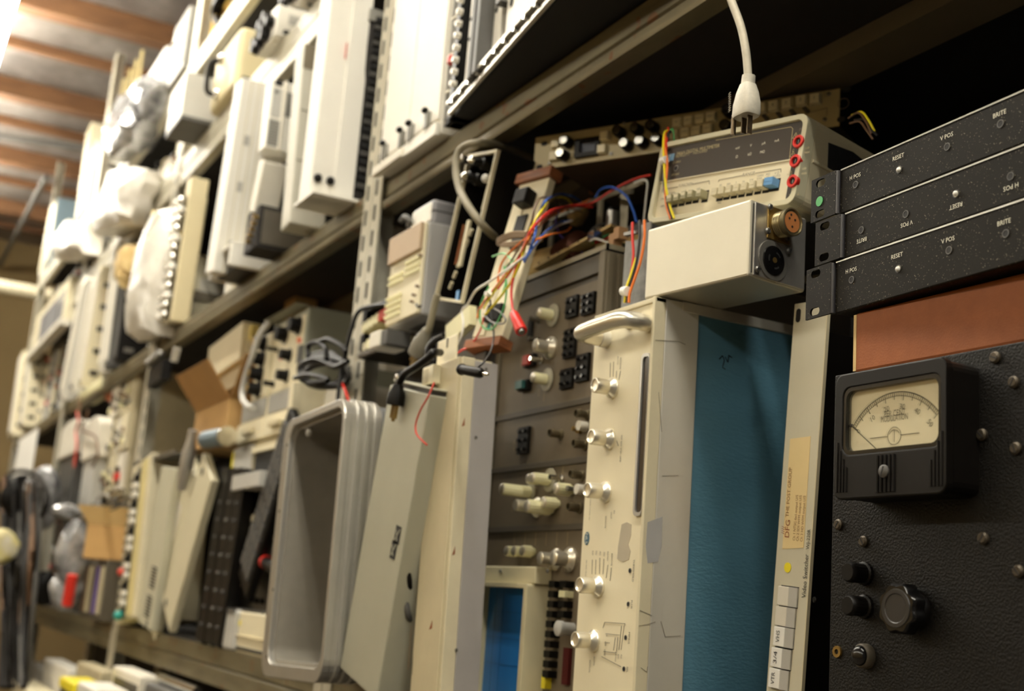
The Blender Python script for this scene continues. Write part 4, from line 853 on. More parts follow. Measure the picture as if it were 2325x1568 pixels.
# loom hanging over the multimeter face
dY = lambda x, y: None
def dwire(lb, m_, pts, r_=.0016):
    L = [d.M @ d.p(x, y, -.006-.002*q) for x, y, q in pts]
    tag(MB().tube(L, r_, 6, 6).build('wire', m_), lb, 'wire')
dwire('yellow wire hanging over the left edge of the multimeter', 'yellow', [(1517, 296, -6), (1509, 302, -3), (1506, 330, 0), (1508, 372, 1), (1512, 425, 1), (1522, 470, 0), (1531, 496, -1)])
dwire('orange wire hanging over the left edge of the multimeter', 'orange', [(1514, 298, -6), (1510, 305, -3), (1511, 340, 0), (1515, 372, .5), (1511, 425, .5), (1513, 465, 0), (1523, 497, -1)])
dwire('black wire hanging over the left edge of the multimeter', 'w_black', [(1523, 300, -6), (1518, 305, -3), (1510, 372, 0), (1508, 425, .2), (1517, 465, 0), (1527, 497, -1)])
dwire('red wire end sticking up above the multimeter loom', 'red', [(1517, 290, -8), (1518, 305, -4), (1513, 325, -1), (1512, 360, 0)])
dwire('green wire loop sticking up above the multimeter loom', 'green', [(1531, 320, -8), (1528, 295, -8), (1522, 296, -7), (1518, 312, -3)], .0011)
q = d.M @ d.p(1502, 366, -.008); tag(MB().lathe(q, d.M.to_3x3() @ Vector((1, 0, .1)), [(0, .005), (.008, .005)], 12).build('cable_tie', 'w_white'), 'white cable tie around the wires on the multimeter face', 'cable tie')
# ================================================================ centre of the lower shelf
# ---------------------------------------------------------------- open transit case lying on its side
c_ = thing('transit_case', 'open grey transit case with ribbed aluminium rim standing on its side', 'transit case', (588, 1545), (724, 1545), (648, 958), .615, .40, ground=Z_LOW+.001, upright=False)
W, H = c_.w, c_.h
W = c_.xz(778, 1000)[0]; 
A = rrect(0, W, 0, H, .034, 6); B = rrect(.030, W-.010, .020, H-.012, .026, 6)
ri = mat('case_rim', (200, 197, 188), .30, .7, var=.1, vscale=20)
MB().ring(A, B, 0, .012).build('front_rim', ri, c_, .0015)
MB().ring(rrect(.001, W-.001, .001, H-.001, .033, 6), rrect(.012, W-.006, .008, H-.008, .030, 6), .012, .060).build('rim_band', ri, c_)
for k in range(3):
    y = .020+k*.014; MB().ring(rrect(-.0025, W+.0025, -.0, H+.0025, .036, 6), rrect(.002, W-.002, .002, H-.002, .033, 6), y, y+.008).build('rim_rib', ri, c_, .001)
gi = mat('case_grey', (138, 132, 120), .6, bump=.15, bscale=120, var=.15, vscale=16)
MB().ring(rrect(.003, W-.003, .003, H-.003, .032, 6), rrect(.014, W-.008, .010, H-.010, .028, 6), .060, .19).build('shell_wall', mat('case_dark', (98, 98, 98), .55, bump=.1, bscale=150, var=.12), c_)
MB().prism(rrect(.004, W-.004, .004, H-.004, .030, 6), .176, .19).build('inner_floor', gi, c_)
MB().ring(rrect(.013, W-.007, .009, H-.009, .029, 6), rrect(.034, W-.012, .026, H-.018, .022, 6), .010, .176).build('inner_liner', gi, c_)
for (x, y) in ((652, 1010), (634, 1160), (620, 1338), (606, 1490)):
    MB().cyl(c_.p(x, y), NY, .0028, .0004, 10).build('rivet_hole', 'black_m', c_)
for (x, y) in ((704, 980), (650, 1530)):
    c = c_.p(x, y, .02); MB().lathe(c, NY, [(0, .008), (.004, .008), (.006, .005)], 14).build('bumper_stud', 'lgrey', c_)
# ---------------------------------------------------------------- leaning grey-green panel unit
l = thing('leaning_rack_case', 'long grey-green equipment case leaning beside the open transit case', 'equipment case', (770, 1549), (880, 1549), (891, 866), .64, .05, ground=Z_LOW+.001, upright=False)
W, H = l.xz(985, 845)[0], l.xz(891, 866)[1]
gg = mat('greygreen', (172, 170, 150), .42, .15, var=.08, vscale=8)
zg = l.xz(930, 884)[1]
MB().box(0, W, 0, .05, 0, zg).build('case', gg, l, .002)
MB().box(.004, W-.002, .002, .05, zg+.006, H+.004).build('case_lid', gg, l, .003)
MB().box(.006, W-.004, .004, .048, zg, zg+.006).build('lid_gap', 'ink', l)
screw(l, l.p(903, 857, .002), .005, 'chrome', h=.004)
for (x, y) in ((903, 1214), (894, 1248)):
    c = l.p(x, y); k = MB().box(c.x-.009, c.x+.009, -.0006, .0002, c.z-.012, c.z+.012).build('name_plate', 'ink_blk', l)
    MB().bar(c+Vector((-.006, -.0008, -.008)), c+Vector((.006, -.0008, .008)), .002, .0004, up=(0, 1, 0)).bar(c+Vector((-.006, -.0008, .006)), c+Vector((.002, -.0008, -.008)), .0015, .0004, up=(0, 1, 0)).build('plate_strokes', 'greygreen', k)
# black cables looping in the gap
for k, (lb, pts) in enumerate((('black cable looping out of the gap beside the beige pedestal', [(958, 1165, .70), (932, 1200, .66), (925, 1260, .655), (930, 1330, .66), (935, 1400, .69)]), ('second black cable sagging in the gap beside the beige pedestal', [(950, 1230, .70), (930, 1290, .665), (922, 1350, .66), (928, 1400, .665), (940, 1420, .69)]), ('grey cable crossing the gap beside the beige pedestal', [(955, 1215, .71), (940, 1260, .68), (930, 1290, .68)]))):
    wire('cable', lb, 'cable', pts, .0042, ('black', 'dgrey', 'grey')[k], n=8)
# ---------------------------------------------------------------- beige pedestal-like rack unit on end
b = thing('beige_rack_unit', 'narrow beige rack unit standing on end with grey steel side', 'rack unit', (932, 1549), (1008, 1549), (985, 832), .665, .05, ground=Z_LOW+.001, upright=False)
H = b.xz(985, 832)[1]; W = b.xz(1045, 815)[0]
MB().box(0, W-.004, 0, .050, 0, H).build('front_panel', 'beige', b, .0015)
y2 = .022
MB().box(W-.006, W, .004, y2, 0, H).build('side_strip', 'cream2', b, .001)
MB().box(W-.006, W+.0006, y2, .056, 0, H-.003).build('side_cover', mat('side_steel', (176, 172, 168), .4, .3, var=.08), b, .0008)
lines(b, [((948, 1100), (936, 1530))], .0006, 'ink_g', -.0003)
text(b, 'GENERAL PURPOSE INTERFACE', .0040, (b.xz(930, 1470)[0]+.002, -.0006, b.xz(932, 1470)[1]), math.pi/2, 'ink_br')
c = b.p(1003, 902); MB().ball(c, .0062, 14, 8, (1, .6, 1)).build('screw_head', 'chrome', b)
# bracket ear and clip on top
p = b.p(1000, 790, .004); ea = MB().box(-.002, W*.72, .004, .007, H-.002, H+.036).box(-.002, W*.72, .004, .02, H-.002, H+.001).build('rack_ear', 'cream', b, .002)
for (x, y) in ((992, 790), (1016, 778)): q = b.p(x, y, .004); MB().prism(rrect(q.x-.0016, q.x+.0016, q.z-.007, q.z+.007, .0015), .0034, .0042).build('ear_slot', 'ink_blk', ea)
q = b.p(992, 855); MB().box(q.x-.022, q.x+.012, -.012, .0, q.z-.012, q.z+.014).build('cable_clip', 'cream', b, .001); MB().box(q.x-.019, q.x-.002, -.0125, -.010, q.z-.008, q.z+.010).build('clip_face', 'beige', b)
for (x, y) in ((1080, 993), (1036, 1475), (1103, 838)):
    a_ = b.yz(x, y, W); MB().cyl((W, a_[0], a_[1]), (1, 0, 0), .0022, .0012, 10).build('side_screw', 'steel', b)
for (x, y) in ((1052, 958), (1030, 1250), (978, 1418)):
    a_ = b.yz(x, y, W); MB().prism([(a_[0]-.002, a_[1]-.006), (a_[0]+.002, a_[1]-.004), (a_[0]+.0015, a_[1]+.006)], W, W+.0004, 'x').build('rust_stain', 'rust', b)
wire('wire', 'thin red wire drooping from the clip of the beige rack unit', 'wire', [(986, 868, .640), (972, 900, .633), (955, 930, .632), (944, 962, .632), (946, 985, .632), (962, 1003, .634), (970, 1010, .637)], .0013, 'red2')
# ---------------------------------------------------------------- dark cases in the shadow that carry the upper pieces
zk = 1.944
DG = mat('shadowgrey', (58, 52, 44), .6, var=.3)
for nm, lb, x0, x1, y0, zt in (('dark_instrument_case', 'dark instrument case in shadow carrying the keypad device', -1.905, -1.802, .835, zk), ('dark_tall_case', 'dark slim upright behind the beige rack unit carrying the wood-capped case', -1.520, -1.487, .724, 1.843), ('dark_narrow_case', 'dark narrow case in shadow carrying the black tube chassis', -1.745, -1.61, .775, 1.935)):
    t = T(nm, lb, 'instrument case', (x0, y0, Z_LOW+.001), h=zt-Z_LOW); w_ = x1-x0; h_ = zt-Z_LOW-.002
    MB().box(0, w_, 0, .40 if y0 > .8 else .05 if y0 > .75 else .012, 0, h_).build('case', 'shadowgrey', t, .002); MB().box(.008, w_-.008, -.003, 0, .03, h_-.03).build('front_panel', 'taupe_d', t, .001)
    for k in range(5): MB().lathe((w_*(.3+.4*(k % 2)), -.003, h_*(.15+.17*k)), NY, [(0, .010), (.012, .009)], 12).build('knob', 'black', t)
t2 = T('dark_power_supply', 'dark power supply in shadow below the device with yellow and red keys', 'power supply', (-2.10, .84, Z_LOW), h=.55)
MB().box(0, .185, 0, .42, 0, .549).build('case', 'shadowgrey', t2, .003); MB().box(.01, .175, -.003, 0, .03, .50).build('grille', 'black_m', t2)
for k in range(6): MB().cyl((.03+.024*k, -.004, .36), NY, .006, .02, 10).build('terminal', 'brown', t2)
# ---------------------------------------------------------------- keypad instrument
zk0 = zk+.001
k_ = thing('keypad_instrument', 'cream instrument with rows of small keys under a tan name band', 'instrument', (880, 735), (962, 702), (893, 545), .742, .09)
k_.M.translation.z = zk0; k_.o.matrix_world = k_.M; k_.I = k_.M.inverted()
W = k_.xz(967, 600)[0]; H = k_.xz(935, 525)[1]
MB().box(0, W, 0, .09, 0, H).build('case', mat('kp_side', (168, 166, 162), .5, var=.08), k_, .003)
MB().box(.003, W-.003, -.006, 0, .002, H-.002).build('front_panel', 'cream', k_, .002)
zb = (k_.xz(890, 605, -.006)[1]+k_.xz(968, 560, -.006)[1])/2
MB().box(.001, W-.006, -.012, -.006, zb, H-.001).build('name_band', mat('tanband', (176, 152, 122), .5, var=.06), k_, .002)
for rows, x0, x1, z0 in ((4, .015, .065, .115), (4, .085, .135, .105), (2, .012, .062, .072), (4, .010, .062, .015), (3, .080, .13, .075)):
    for j in range(min(rows, 4)):
        for i in range(5):
            x = x0+(x1-x0)*i/4; z = z0-.006*0+j*.0105
            if z > zb-.006: continue
            MB().box(x-.0034, x+.0034, -.0105, -.006, z-.0026, z+.0026).build('key', 'ivory', k_)
for (x, y) in ((958, 580), (951, 650), (943, 670), (938, 685)): MB().cyl(k_.p(x, y, -.006), NY, .0022, .006, 8).build('socket', 'brown', k_)
MB().tube([k_.p(945, 690, -.008), k_.p(950, 697, -.014), k_.p(955, 694, -.008)], .002, 6, 4).build('patch_lead', 'black', k_)
MB().box(.02, W-.02, .03, .08, -.0005, .0).build('base_plate', 'dgrey', k_)
# grey vented box on top
zt = zk0+H+.001
P0 = at(930, 524, 1, .80); 
g = T('vented_box', 'small grey vented box with shiny white front on top of the keypad instrument', 'box', (at(933, 522, 1, .75).x, .75, zt))
W2 = at(978, 500, 1, .75).x-at(933, 522, 1, .75).x+.004; H2 = min(g.xz(980, 452)[1], .105)
MB().box(0, W2, 0, .10, 0, H2).build('case', mat('vb_grey', (134, 132, 134), .4, var=.08), g, .006); MB().box(.004, W2-.004, -.002, .002, .006, H2-.006).build('front', 'white', g, .002)
MB().box(-.0006, W2+.0006, .0, .10, H2*.52, H2*.55).build('seam', 'ink', g)
for k in range(4): MB().box(W2-.0004, W2+.0006, .05, .09, H2*(.28+.08*k+(.18 if k > 1 else 0)), H2*(.31+.08*k+(.18 if k > 1 else 0))).build('vent_slot', 'ink_blk', g)
MB().tube([g.p(912, 500, 0), g.p(920, 492, -.01), g.p(930, 500, -.01), g.p(928, 512, 0)], .005, 8, 5).build('carry_loop', 'dgrey', g)
# ---------------------------------------------------------------- device with yellow and red keys
q_ = thing('key_switch_unit', 'open black switch unit with yellow and red caps beside the slotted post', 'switch unit', (818, 812), (880, 780), (815, 706), .752, .12)
q_.M.translation.z = 1.363+.5505; q_.o.matrix_world = q_.M; q_.I = q_.M.inverted()
W = -1.909-q_.M.translation.x; H = q_.xz(850, 690)[1]
MB().box(0, W, .05, .14, 0, H).box(0, .006, 0, .05, 0, H).box(0, W, 0, .05, H-.008, H).box(0, W, 0, .05, 0, .010).build('frame', 'black', q_, .001)
MB().box(0, W, -.006, .002, 0, .010).build('front_bar', 'taupe_d', q_, .002)
for i in range(7):
    x = .012+i*(W-.03)/6; cm = 'ivory' if i < 4 else 'red2'
    if i < 6: MB().cyl((x, -.004, H*.60+i*.002), (0, 1, 0), .0105, .05, 12).build('key_cap', cm if i < 6 else 'cream', q_, .001)
    MB().box(x-.008, x+.008, .0, .05, H*.16, H*.30+.004*(i % 2)).build('switch_body', 'ivory' if i % 2 else 'cream2', q_)
    MB().cyl((x, -.002, H*.14), (0, 1, 0), .003, .01, 8).build('contact', 'chrome', q_)
t = T('relay_box', 'small clear-cased relay lying at the end of the black switch unit', 'relay', (-1.905, .71, zk-.042)); MB().box(0, .045, 0, .05, 0, .028).build('cover', 'offwhite', t, .003); MB().box(.046, .07, .004, .046, .002, .026).build('frame', 'dgrey', t)
# black cable from the unit hanging down past the case
wire('cable', 'black cable hanging from the switch unit past the slotted post', 'cable', [(880, 690, .745), (845, 695, .745), (815, 706, .74), (800, 740, .735), (785, 800, .73), (772, 860, .725), (765, 935, .72)], .0042, 'black', n=8)
# ---------------------------------------------------------------- leaning black tube chassis
W, H = .1324, .2347
f = T('tube_chassis', 'black open-front chassis with tubes and a light metal edge leaning over', 'chassis', (-1.747, .7547, 1.9683), math.radians(-5.14), math.radians(14.31), W, H, pitch=math.radians(-3.84))
MB().ring([(0, 0), (W, 0), (W, H), (0, H)], [(.004, .004), (W-.004, .004), (W-.004, H-.004), (.004, H-.004)], -.002, .004).build('edge_frame', 'cream2', f)
MB().ring([(.001, .001), (W-.001, .001), (W-.001, H-.001), (.001, H-.001)], [(.005, .005), (W-.005, .005), (W-.005, H-.005), (.005, H-.005)], .004, .062).build('shell', 'black', f)
MB().box(.003, W-.003, .052, .062, .003, H-.003).build('back_plate', 'black', f)
MB().box(W*.55, W-.006, .02, .03, .006, H*.62).build('inner_plate', 'steel', f); MB().box(W*.5, W-.005, .018, .03, H*.64, H-.008).build('tube_plate', 'beige', f)
for (x, y) in ((1075, 368), (1098, 372), (1065, 402), (1083, 408)):
    c = f.p(x, y, .004); MB().lathe(c+Vector((0, .02, 0)), NY, [(0, .010), (.022, .010), (.024, .007), (.036, .006), (.040, .003)], 14).build('tube', 'black', f); MB().lathe(c+NY*.018, NY, [(0, .007), (.004, .007), (.008, .003)], 12).build('tube_tip', 'chrome', f)
c = f.p(1103, 405, .006); MB().ball(c, .007, 12, 8).build('white_cap', 'w_white', f)
for k in range(6): MB().bar(f.p(1072-k*9, 520+k*24, .012), f.p(1066-k*9, 535+k*24, .012), .005, .004, up=(0, 1, 0)).build('mounting_tab', 'cream2', f)
MB().bar(f.p(1066, 500, .01), f.p(1044, 605, .01), .012, .004, up=(0, 1, 0)).build('side_strip', 'cream2', f)
MB().bar(f.p(1054, 510, .014), f.p(1035, 600, .014), .006, .003, up=(0, 1, 0)).build('wood_strip', 'wood', f)
MB().bar(f.p(1040, 660, .0), f.p(1037, 685, .0), .008, .002, up=(0, 1, 0)).build('blue_tag', 'ltblue', f)
# grey power cord over it
cg = mat('cord_grey', (140, 132, 110), .55, var=.15, vscale=40)
wire('thick_cable', 'thick grey-beige power cord arching over the leaning black chassis', 'cord', [(1208, 357, .86), (1170, 342, .82), (1120, 327, .77), (1075, 325, .735), (1045, 340, .725), (1035, 375, .722), (1042, 425, .722), (1065, 470, .722), (1095, 510, .735), (1120, 535, .77), (1132, 545, .80)], .0058, 'cord_grey', n=10)
for k in range(3):
    wire('twisted_lead', 'brown cloth lead wrapped around the wood-capped case', 'lead', [(1200, 528+k*4, .735), (1165, 528+5*k, .735), (1138, 538+5*k, .738), (1130, 546+4*k, .75), (1150, 552+3*k, .735), (1200, 545+4*k, .735), (1230, 540+3*k, .76)], .0022, mat('cloth_brown', (120, 96, 64), .7), 'brown cloth leads around the case')
# ---------------------------------------------------------------- wood-capped cream case leaning
W, H = .067, .280
wz = T('wood_capped_case', 'cream case with wooden end caps and black switches leaning under the rack unit', 'case', (-1.5184, .7087, 1.8447), math.radians(14.42), math.radians(1.16), W, H, pitch=math.radians(-14.22))
MB().box(.002, W-.002, .004, .018, .012, H-.010).build('case', 'cream', wz, .002)
MB().box(-.003, W+.004, -.003, .022, H-.012, H+.004).build('wood_cap', 'wood', wz, .001); MB().box(-.003, W+.004, -.003, .022, 0, .014).build('wood_cap', 'wood', wz, .001)
MB().box(.004, W*.42, .002, .006, .02, H-.02).build('groove', 'cream2', wz)
c = wz.p(1203, 457, .004); MB().box(c.x-.014, c.x+.012, -.016, .004, c.z-.012, c.z+.012).build('rocker_switch', 'black', wz, .002)
for (x, y) in ((1184, 508), (1176, 545)): c = wz.p(x, y, .004); MB().box(c.x-.011, c.x+.010, .001, .005, c.z-.014, c.z+.013).build('slot', 'black_m', wz)
c = wz.p(1128, 715, .004); MB().box(c.x-.016, c.x+.014, -.004, .004, c.z-.012, c.z+.014).build('switch', 'black', wz, .001)
c = wz.p(1107, 737, .004); MB().box(c.x-.008, c.x, .003, .0045, c.z-.008, c.z+.008).build('red_label', 'red2', wz); MB().box(c.x, c.x+.008, .003, .0045, c.z-.008, c.z+.008).build('teal_label', 'teal', wz)
c = wz.p(1165, 470, .004)
# base block that carries it
pz = wz.M.translation
t = T('tan_block', 'tan plastic block under the wood-capped case behind the beige rack unit', 'block', (pz.x-.09, pz.y-.02, 0)); 
t.M.translation = Vector((-1.655-.20, .816+.5, zk)); t.o.matrix_world = t.M
MB().box(0, .15, 0, .03, 0, .05).build('block', 'beige', t, .003)
p = at(1045, 740, 1, .80); tag(MB().bar(at(1020, 762, 1, .735), at(1074, 715, 1, .735), .03, .012, up=(0, 1, 0)).build('cream_lever', 'ivory'), 'cream plastic lever leaning beside the wood-capped case', 'lever')
# ---------------------------------------------------------------- plugs hanging at the centre
def plug(name, label, cord, c0, c1, rw, m_, pm, Y, r_):
    t = T(name, label, 'power plug', at(*c0, 1, Y)); o_ = t.M.translation
    MB().tube([at(x, y, 1, Y+dy)-o_ for x, y, dy in cord], r_, 10, 6).build('cord', 'cord_grey' if m_ != 'black' else 'black', t)
    a, e = Vector((0, 0, 0)), at(*c1, 1, Y)-o_; dv = e-a; L = dv.length
    MB().lathe(a, dv, [(0, rw*.5), (L*.15, rw*.62), (L*.5, rw*.95), (L*.95, rw), (L, rw*.9)], 14, flute=4, fd=.12).build('plug_body', m_, t)
    sd = dv.normalized().cross(Vector((0, 1, 0))).normalized()
    for s_, ln in ((-1, .018), (.2, .022), (1.1, .018)): MB().bar(e+sd*rw*.5*s_, e+sd*rw*.5*s_+dv.normalized()*ln, .005, .0016).build('prong', pm, t)
plug('grey_plug', 'grey ribbed power plug hanging below the keypad instrument', [(993, 668, .0), (985, 700, 0), (977, 735, 0), (972, 752, 0)], (970, 748), (945, 803), .0150, mat('plug_grey', (150, 146, 134), .5, var=.1), 'brass', .715, .0055)
plug('black_plug', 'black three-prong plug hanging in front of the grey-green case', [(1000, 800, .03), (985, 800, .01), (972, 812, .005), (945, 832, 0), (920, 848, 0), (907, 868, 0)], (905, 872), (897, 920), .0135, 'black', 'brass', .63, .0052)
wire('cable', 'black cable curled behind the ear of the beige rack unit', 'cable', [(1005, 765, .70), (985, 775, .69), (972, 795, .685), (975, 815, .685), (990, 822, .69)], .0050, 'black', n=8)
# ================================================================ lower shelf further along, bottom shelf
def slab(name, label, cat, bl, br, tl, Y, dep, m_, ground=None, upright=True, group=None, bev=.003, part='body', tr=None):
    t = thing(name, label, cat, bl, br, tl, Y, dep, ground, upright, group)
    t.W = t.xz(*tr)[0] if tr else t.w; t.H = t.h
    t.body = MB().box(0, t.W, 0, dep, 0, t.H).build(part, m_, t, bev) if m_ else None
    return t
def kn(t, u, v, r_=.012, L=.022, m_='black', par=None, cap=None):
    k = MB().lathe((t.W*u, 0, t.H*v), NY, [(0, r_), (L*.15, r_), (L*.2, r_*.8), (L, r_*.72)], 14).build('knob', m_, par or t)
    if cap: MB().lathe((t.W*u, -L, t.H*v), NY, [(0, r_*.55), (.001, r_*.5)], 12).build('knob_cap', cap, k)
def bx(t, u0, u1, v0, v1, m_, name, out=.003, inn=.002, bev=0):
    return MB().box(t.W*u0, t.W*u1, -out, inn, t.H*v0, t.H*v1).build(name, m_, t, bev)
def vents(t, u0, u1, v0, v1, n, m_='ink_blk'):
    for k in range(n):
        z = v0+(v1-v0)*(k+.25)/n; bx(t, u0, u1, z, z+(v1-v0)*.5/n, m_, 'vent_slot', .0012)
# ---- cream rack of old instruments behind the transit case
r1 = slab('tape_cabinet', 'cream equipment cabinet with open dark bays and a small drawer', 'cabinet', (515, 1195), (650, 1157), (527, 1020), .80, .30, 'beige', None)
g0 = r1.M.translation.z
bx(r1, .0, .36, .02, .98, 'lgrey', 'side_door', .006, .0, .002); bx(r1, .10, .17, .42, .60, 'sticker', 'sticker', .0066); bx(r1, -.01, .02, .35, .95, 'yellow', 'yellow_strip', .007)
bx(r1, .40, 1.0, .55, .85, 'black_m', 'open_bay', .002); bx(r1, .40, 1.0, .12, .42, 'black_m', 'open_bay', .002); bx(r1, .38, 1.0, .86, .93, 'cream', 'shelf_edge', .010); bx(r1, .30, 1.0, .03, .10, 'cream2', 'shelf_edge', .014)
dr = bx(r1, .40, .88, .38, .56, 'lgrey', 'drawer', .05, 0, .002)
c2 = T('lower_instrument', 'dark-fronted instrument standing below the cream cabinet with open bays', 'instrument', (r1.M.translation.x+.01, .82, Z_LOW+.001)); c2.W = r1.W-.02; c2.H = g0-Z_LOW-.003
MB().box(0, c2.W, 0, .28, 0, c2.H).build('body', 'taupe', c2, .003); bx(c2, .03, .97, .03, .97, 'taupe_d', 'front_panel', .003)
bx(c2, .0, .96, .88, .985, 'cream2', 'paper_tray', .03); fr_ = bx(c2, .10, .34, .50, .86, 'steel', 'gauge_frame', .006); bx(c2, .14, .30, .54, .82, 'brown', 'gauge_window', .007)
for u in (.5, .6, .7): kn(c2, u, .40, .008, .012)
bx(c2, .36, .98, .30, .33, 'dgrey', 'shelf_bar', .04); bx(c2, .36, .98, .17, .20, 'dgrey', 'shelf_bar', .04)
for k in range(6): bx(c2, .42+.09*k, .48+.09*k, .22, .27, ('red2', 'brown', 'slate', 'lgrey', 'slate', 'lgrey')[k], 'relay', .012)
bx(c2, -.02, .02, -.0, 1.0, 'white', 'white_strip', .02, .0)
cb = slab('cream_lunchbox', 'cream plastic box with a dark slot at the bottom of the shelf', 'box', (523, 1466), (600, 1486), (534, 1386), .775, .02, 'cream', Z_LOW+.001)
bx(cb, .05, .95, .05, .14, 'ink_blk', 'slot', .001); bx(cb, .0, 1.0, .38, .42, 'beige', 'lid_line', .004); bx(cb, .16, .24, .66, .78, 'yellow', 'sticker', .001)
gp = slab('grey_canister', 'tall slim grey metal canister standing on the lower shelf beam', 'canister', (489, 1461), (527, 1465), (494, 1378), .765, .03, 'lgrey', Z_LOW+.001, bev=.008); bx(gp, .06, .94, .90, 1.02, 'dgrey', 'lid', .002)
# folded black keyboard leaning
kb = T('keyboard', 'black keyboard leaning at a slant behind the transit case', 'keyboard', at(560, 1302, 1, .79), roll=math.radians(34)); 
MB().box(0, .10, -.02, 0, 0, .42).build('housing', 'black', kb, .004)
for i in range(10):
    for j in range(3): MB().box(.012+j*.028, .034+j*.028, -.027, -.02, .04+i*.036, .07+i*.036).build('key', 'dgrey', kb)
kb.M = kb.M @ Matrix.Translation((0, 0, 0)); 
wd_ = T('wand', 'black wand with a red band lying against the keyboard', 'wand', at(585, 1262, 1, .785)); a_ = at(585, 1262, 1, .785); e_ = at(640, 1302, 1, .785)
MB().tube([Vector((0, 0, 0)), e_-a_], .014, 10, 1).build('shaft', 'black', wd_); MB().lathe((e_-a_)*.33, e_-a_, [(0, .0148), (.012, .0148)], 12).build('red_band', 'red', wd_)
# drawer unit above the cabinet
r2 = T('drawer_unit', 'cream two-drawer instrument with grey windows below the knobbed grey box', 'drawer unit', (r1.M.translation.x+.012, .80, g0+r1.H+.002)); r2.W = r1.W-.02; r2.H = r2.xz(600, 900)[1]
MB().box(0, r2.W, 0, .28, 0, r2.H).build('body', 'cream2', r2, .003)
for k in (0, 1):
    dw = bx(r2, .01+.50*k, .49+.50*k, .03, .48, 'cream', 'drawer', .008, 0, .002); MB().box(r2.W*(.18+.50*k), r2.W*(.36+.50*k), -.02, -.008, r2.H*.18, r2.H*.30).build('handle', 'beige', dw, .002)
    bx(r2, .03+.50*k, .47+.50*k, .54, .96, 'grey', 'window', .003)
bx(r2, .94, 1.0, -.0, 1.0, 'cream', 'corner_post', .012)
zt2 = r2.M.translation.z+r2.H
# grey box with black knobs
g1 = slab('knobbed_box', 'grey-green sloping hooded box with black pointer knobs and red marks', 'control box', (605, 897), (692, 862), (613, 742), .81, .26, mat('boxgrey', (150, 150, 132), .5, var=.08), zt2+.001, tr=(690, 800))
g1.H = g1.xz(650, 720)[1]
bx(g1, .04, .96, .03, .90, 'cream', 'front_panel', .002); MB().prism([(0, g1.H*.99), (0, g1.H), (-.03, g1.H)], 0, g1.W, 'x').build('hood', 'boxgrey', g1)
for (u, v, r_) in ((.42, .75, .022), (.80, .78, .022), (.62, .44, .016), (.60, .18, .016), (.22, .14, .008), (.2, .6, .006)): kn(g1, u, v, r_, .026)
for (u, v, mm) in ((.82, .60, 'orange'), (.88, .57, 'red'), (.36, .46, 'red')): bx(g1, u-.035, u+.035, v-.03, v+.03, mm, 'mark', .0026)
bx(g1, .88, .98, .28, .50, 'dgrey', 'connector', .006)
g2 = slab('side_knob_panel', 'narrow cream panel with four black knobs beside the grey hooded box', 'control panel', (572, 893), (604, 884), (582, 772), .80, .20, 'cream2', zt2+.001)
for k in range(4): kn(g2, .5, .14+.24*k, .020, .03, 'black', cap='brass')
# coiled black cable on top of transit case side
t = T('cable_coil', 'coil of black cable hanging beside the grey hooded box', 'cable coil', at(735, 840, 1, .735))
for k in range(8):
    L = []
    ph = random.random()*6
    for i in range(15):
        a = i/14*2*math.pi+ph; p = at(735+(52+6*math.sin(3*a+k))*math.cos(a), 852+(26+k*1.5)*math.sin(a)+4*math.sin(2*a+k)-k*2, 1, .735+.006*k); L.append(p-t.M.translation)
    MB().tube(L, .0050, 8, 3).build('cable_loop', 'black', t)
for pts in ([(700, 810), (700, 785), (718, 777), (738, 790), (742, 815)], [(722, 778), (745, 770), (775, 785), (785, 800)], [(690, 822), (720, 815), (760, 832), (790, 820)], [(670, 858), (700, 850), (745, 862), (700, 870)]):
    MB().tube([at(x, y, 1, .725)-t.M.translation for x, y in pts], .0052, 8, 5).build('cable_loop', 'black', t)
pw = slab('white_card_box', 'plain white box standing behind the cable coil near the post', 'box', (722, 938), (790, 930), (716, 895), .86, .10, 'offwhite')
wire('wire', 'red wire hanging beside the slotted post above the transit case', 'wire', [(776, 868, .73), (783, 885, .728), (790, 905, .728), (793, 930, .73)], .0022, 'red')
wire('white_cable', 'thick white cable arching down beside the narrow knob panel', 'cable', [(612, 730, .79), (590, 760, .775), (572, 810, .77), (556, 860, .77), (550, 900, .77), (562, 922, .77), (575, 925, .775)], .0072, 'lgrey', n=8)
tk = slab('tan_case_behind', 'tan cardboard folder standing on the grey hooded box', 'folder', (640, 742), (664, 730), (628, 682), .90, .06, 'cardboard', None, tr=(664, 730)); 
cf = T('card_flap_box', 'pale open card box standing against the slotted post', 'box', (at(792, 800, 1, .80).x, .80, zt2)); cf.W = .07; MB().box(0, .006, 0, .12, 0, .30).box(.006, .07, .114, .12, 0, .27).build('flap', 'offwhite', cf); cf.o['label'] = 'pale card box with open top standing against the slotted post'
# ---- black strips and leaning panels
bs = []
for k, (x0, lb) in enumerate(((446, 'black rack rail standing beside the leaning cream panel'), (466, 'second black rack rail with bright screws beside the canister'), (484, 'third black rack rail standing beside the cream cabinet'))):
    s_ = slab('rack_rail', lb, 'rack rail', (x0-4, 1458), (x0+14, 1460), (x0+58, 1060), .758, .03, 'black', Z_LOW+.001, upright=False, group='black rack rails')
    for j in range(8): MB().cyl((s_.W*.5, 0, s_.H*(.1+.1*j)), NY, .004, .004, 8).build('screw', 'steel' if k == 1 else 'dgrey', s_)
pc = mat('panelcream', (206, 198, 168), .45, var=.07, vscale=7)
p1 = slab('blank_panel_unit', 'long blank cream panel leaning with its lower end on the beam', 'panel', (358, 1441), (400, 1445), (470, 1036), .735, .02, pc, Z_LOW+.001, upright=False, tr=(494, 1040)); 
for v in (.05, .93): MB().cyl((p1.W*.3, 0, p1.H*v), NY, .010, .001, 14).build('hole', 'black_m', p1)
